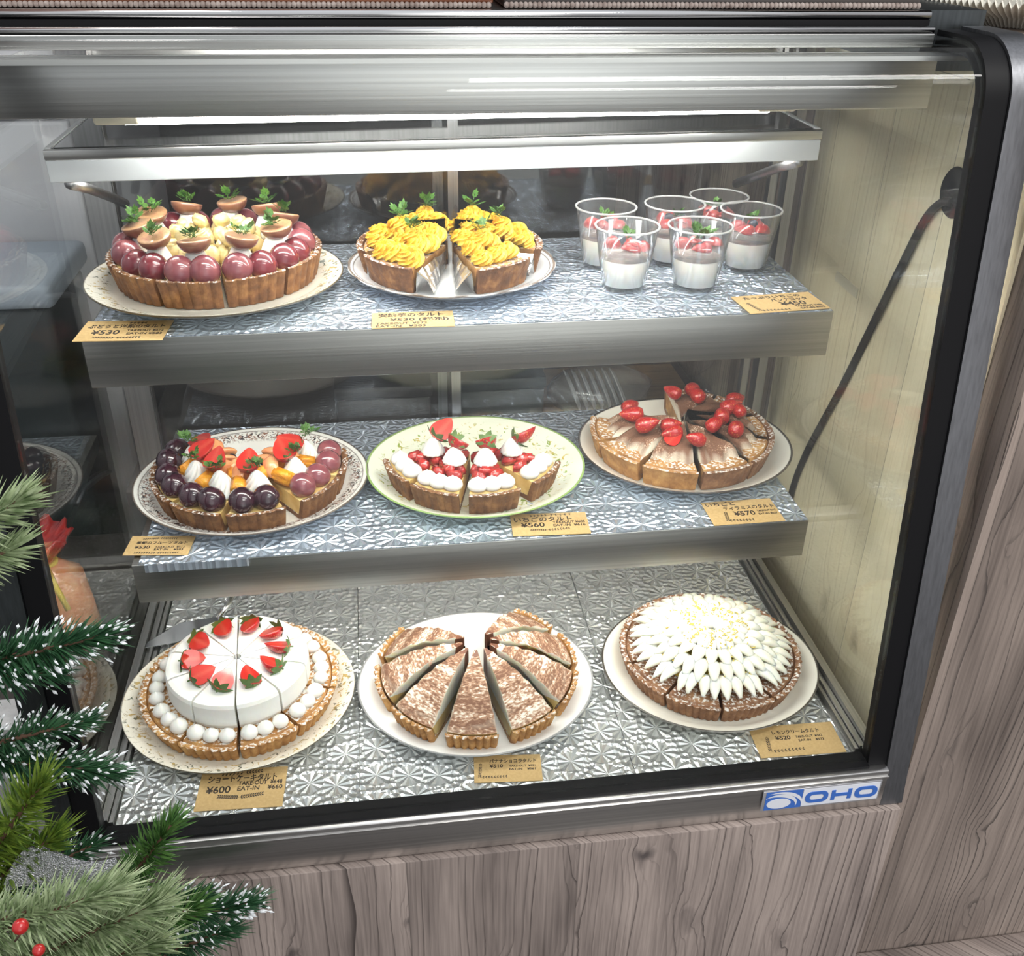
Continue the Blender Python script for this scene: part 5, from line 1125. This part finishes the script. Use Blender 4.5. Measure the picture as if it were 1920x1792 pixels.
def branch(p0, p1, ln, mat, frost=0.0, dens=900, wid=0.0009, sag=0.0, seed=0, start=0.0, ang=58):
    rnd = random.Random(seed); p0 = Vector(p0)-TO; p1 = Vector(p1)-TO; d = p1-p0
    K = 10; path = [p0+d*(k/K)+Vector((0, 0, -sag*math.sin(PI*k/K))) for k in range(K+1)]
    br = ob('branch', (MB().tube(path, [0.004*(1-0.6*k/K) for k in range(K+1)], 6), 'bark'), tree)
    nm, fm = MB(), MB(); N = int(dens*d.length*(1-start)); dd = d.normalized(); s1 = dd.cross(Vector((0, 0, 1))).normalized(); s2 = s1.cross(dd)
    for i in range(N):
        t = start+(1-start)*rnd.random(); k = min(K-1, int(t*K)); p = path[k].lerp(path[k+1], t*K-k)
        a = rnd.uniform(0, 2*PI); tilt = R(ang*(1-0.65*max(0, t-0.75)/0.25)+rnd.uniform(-12, 12)); dirn = dd*math.cos(tilt)+(s1*math.cos(a)+s2*math.sin(a))*math.sin(tilt)
        l = ln*rnd.uniform(0.65, 1.1); q = p+dirn*l; sd = dirn.cross(Vector((rnd.random(), rnd.random(), rnd.random()))).normalized(); s3 = sd.cross(dirn)
        w1 = wid*rnd.uniform(0.8, 1.2); mid = p+dirn*l*0.55
        v = [p+sd*w1*0.6, p-sd*w1*0.3+s3*w1*0.5, p-sd*w1*0.3-s3*w1*0.5, mid+sd*w1, mid-sd*w1*0.5+s3*w1*0.8, mid-sd*w1*0.5-s3*w1*0.8, q]
        nm.add(v, [(0, 1, 4, 3), (1, 2, 5, 4), (2, 0, 3, 5), (3, 4, 6), (4, 5, 6), (5, 3, 6)])
        if rnd.random() < frost:
            u = rnd.uniform(0.55, 1.0); c = p+dirn*l*u; L2 = l*rnd.uniform(0.06, 0.20); rr = wid*rnd.uniform(1.0, 1.6)
            fm.add([c-dirn*L2, c+sd*rr, c+s3*rr, c-sd*rr, c-s3*rr, c+dirn*L2], [(0, 1, 2), (0, 2, 3), (0, 3, 4), (0, 4, 1), (5, 2, 1), (5, 3, 2), (5, 4, 3), (5, 1, 4)])
    ob('needles', (nm, mat), br)
    if frost: ob('frost', (fm, 'frost'), br)
    return br
def P3(x, y, z): return (x, y, z)
branch((-0.58, -0.11, 0.340), (-0.372, -0.098, 0.360), 0.034, 'needle_dark', 0.30, 4200, 0.0011, 0.004, 1)
branch((-0.60, -0.11, 0.355), (-0.420, -0.10, 0.325), 0.030, 'needle_dark', 0.25, 3000, 0.0011, 0.004, 21)
branch((-0.62, -0.12, 0.235), (-0.405, -0.10, 0.265), 0.030, 'needle_dark', 0.50, 2800, 0.0010, 0.0, 2)
branch((-0.62, -0.11, 0.255), (-0.400, -0.09, 0.187), 0.034, 'needle_dark', 0.40, 4200, 0.0011, -0.01, 3)
branch((-0.52, -0.26, 0.500), (-0.352, -0.24, 0.585), 0.030, 'needle_sage', 0.0, 3600, 0.0012, 0.0, 4)
branch((-0.52, -0.24, 0.500), (-0.364, -0.24, 0.548), 0.028, 'needle_sage', 0.0, 3200, 0.0012, 0.0, 14)
branch((-0.55, -0.18, 0.10), (-0.425, -0.17, 0.262), 0.036, 'needle_lime', 0.0, 3000, 0.0012, 0.0, 5)
branch((-0.58, -0.18, 0.08), (-0.430, -0.17, 0.195), 0.036, 'needle_lime', 0.0, 3000, 0.0012, 0.0, 15)
branch((-0.60, -0.11, 0.015), (-0.430, -0.10, 0.100), 0.030, 'needle_dark', 0.35, 2600, 0.0009, 0.0, 6)
branch((-0.47, -0.13, -0.03), (-0.350, -0.10, 0.118), 0.036, 'needle_green', 0.0, 2600, 0.0013, 0.0, 7, 0.15)
branch((-0.55, -0.13, -0.06), (-0.290, -0.105, -0.008), 0.034, 'needle_dark', 0.5, 4000, 0.0010, -0.012, 8, 0.2)
branch((-0.52, -0.12, -0.02), (-0.335, -0.105, 0.012), 0.032, 'needle_dark', 0.35, 3200, 0.0010, -0.006, 18, 0.2)
branch((-0.58, -0.25, 0.06), (-0.335, -0.23, 0.168), 0.044, 'needle_sage', 0.0, 4200, 0.0011, -0.006, 9, 0.0)
branch((-0.58, -0.26, 0.13), (-0.365, -0.235, 0.198), 0.040, 'needle_sage', 0.0, 3800, 0.0011, -0.006, 10, 0.0)
branch((-0.58, -0.25, 0.02), (-0.345, -0.23, 0.118), 0.042, 'needle_sage', 0.0, 4000, 0.0011, -0.006, 11, 0.0)
branch((-0.60, -0.26, 0.16), (-0.430, -0.24, 0.190), 0.036, 'needle_sage', 0.0, 3400, 0.0011, 0.0, 16, 0.0)
branch((-0.50, -0.10, -0.13), (-0.320, -0.09, -0.068), 0.034, 'needle_dark', 0.08, 3200, 0.0010, 0.0, 12, 0.1)
branch((-0.50, -0.15, -0.05), (-0.335, -0.13, 0.03), 0.034, 'needle_green', 0.05, 2800, 0.0011, 0.0, 13, 0.1)
lf = thing('glitter_leaf_ornament', 'silver glitter leaf ornament tucked into the Christmas tree', 'ornament', (-0.424, -0.190, 0.172))
v = []
for i in range(13):
    t = i/12; w_ = 0.020*math.sin(PI*(0.04+0.94*t))**0.8
    for s in (-1, 0, 1): v.append((-0.05+0.10*t, 0.002*math.sin(t*7), 0.012*math.sin(t*6)+s*w_+(0)))
mbl = MB().add(v+[(p[0], p[1]+0.003, p[2]) for p in v], [(i*3+c, i*3+c+1, (i+1)*3+c+1, (i+1)*3+c) for i in range(12) for c in range(2)]+[(39+i*3+c, 39+(i+1)*3+c, 39+(i+1)*3+c+1, 39+i*3+c+1) for i in range(12) for c in range(2)], 0, True)
ob('leaf', (mbl, 'glitter'), lf, (0, 0, 0), (R(-25), R(-14), 0)); ob('stem', (MB().tube([(-0.049, 0.001, 0.0), (-0.075, 0.0, -0.008)], 0.0012, 6), 'glitter'), lf)
for i, (p, lbb) in enumerate((((-0.4195, -0.282, 0.226), 'upper red berry ornament on the sage tree branches'), ((-0.4110, -0.285, 0.199), 'lower red berry ornament on the sage tree branches'))):
    b_ = thing('berry_ornament', lbb, 'ornament', p, 0, 'red berries on the tree'); ob('berry', (MB().blob((0, 0, 0), 0.0062 if i == 0 else 0.0050, seg=16, rings=10), 'berry_red'), b_); ob('stem', (MB().tube([(0, 0, -0.006), (-0.01, 0.004, -0.022)], 0.001, 5), 'bark'), b_)
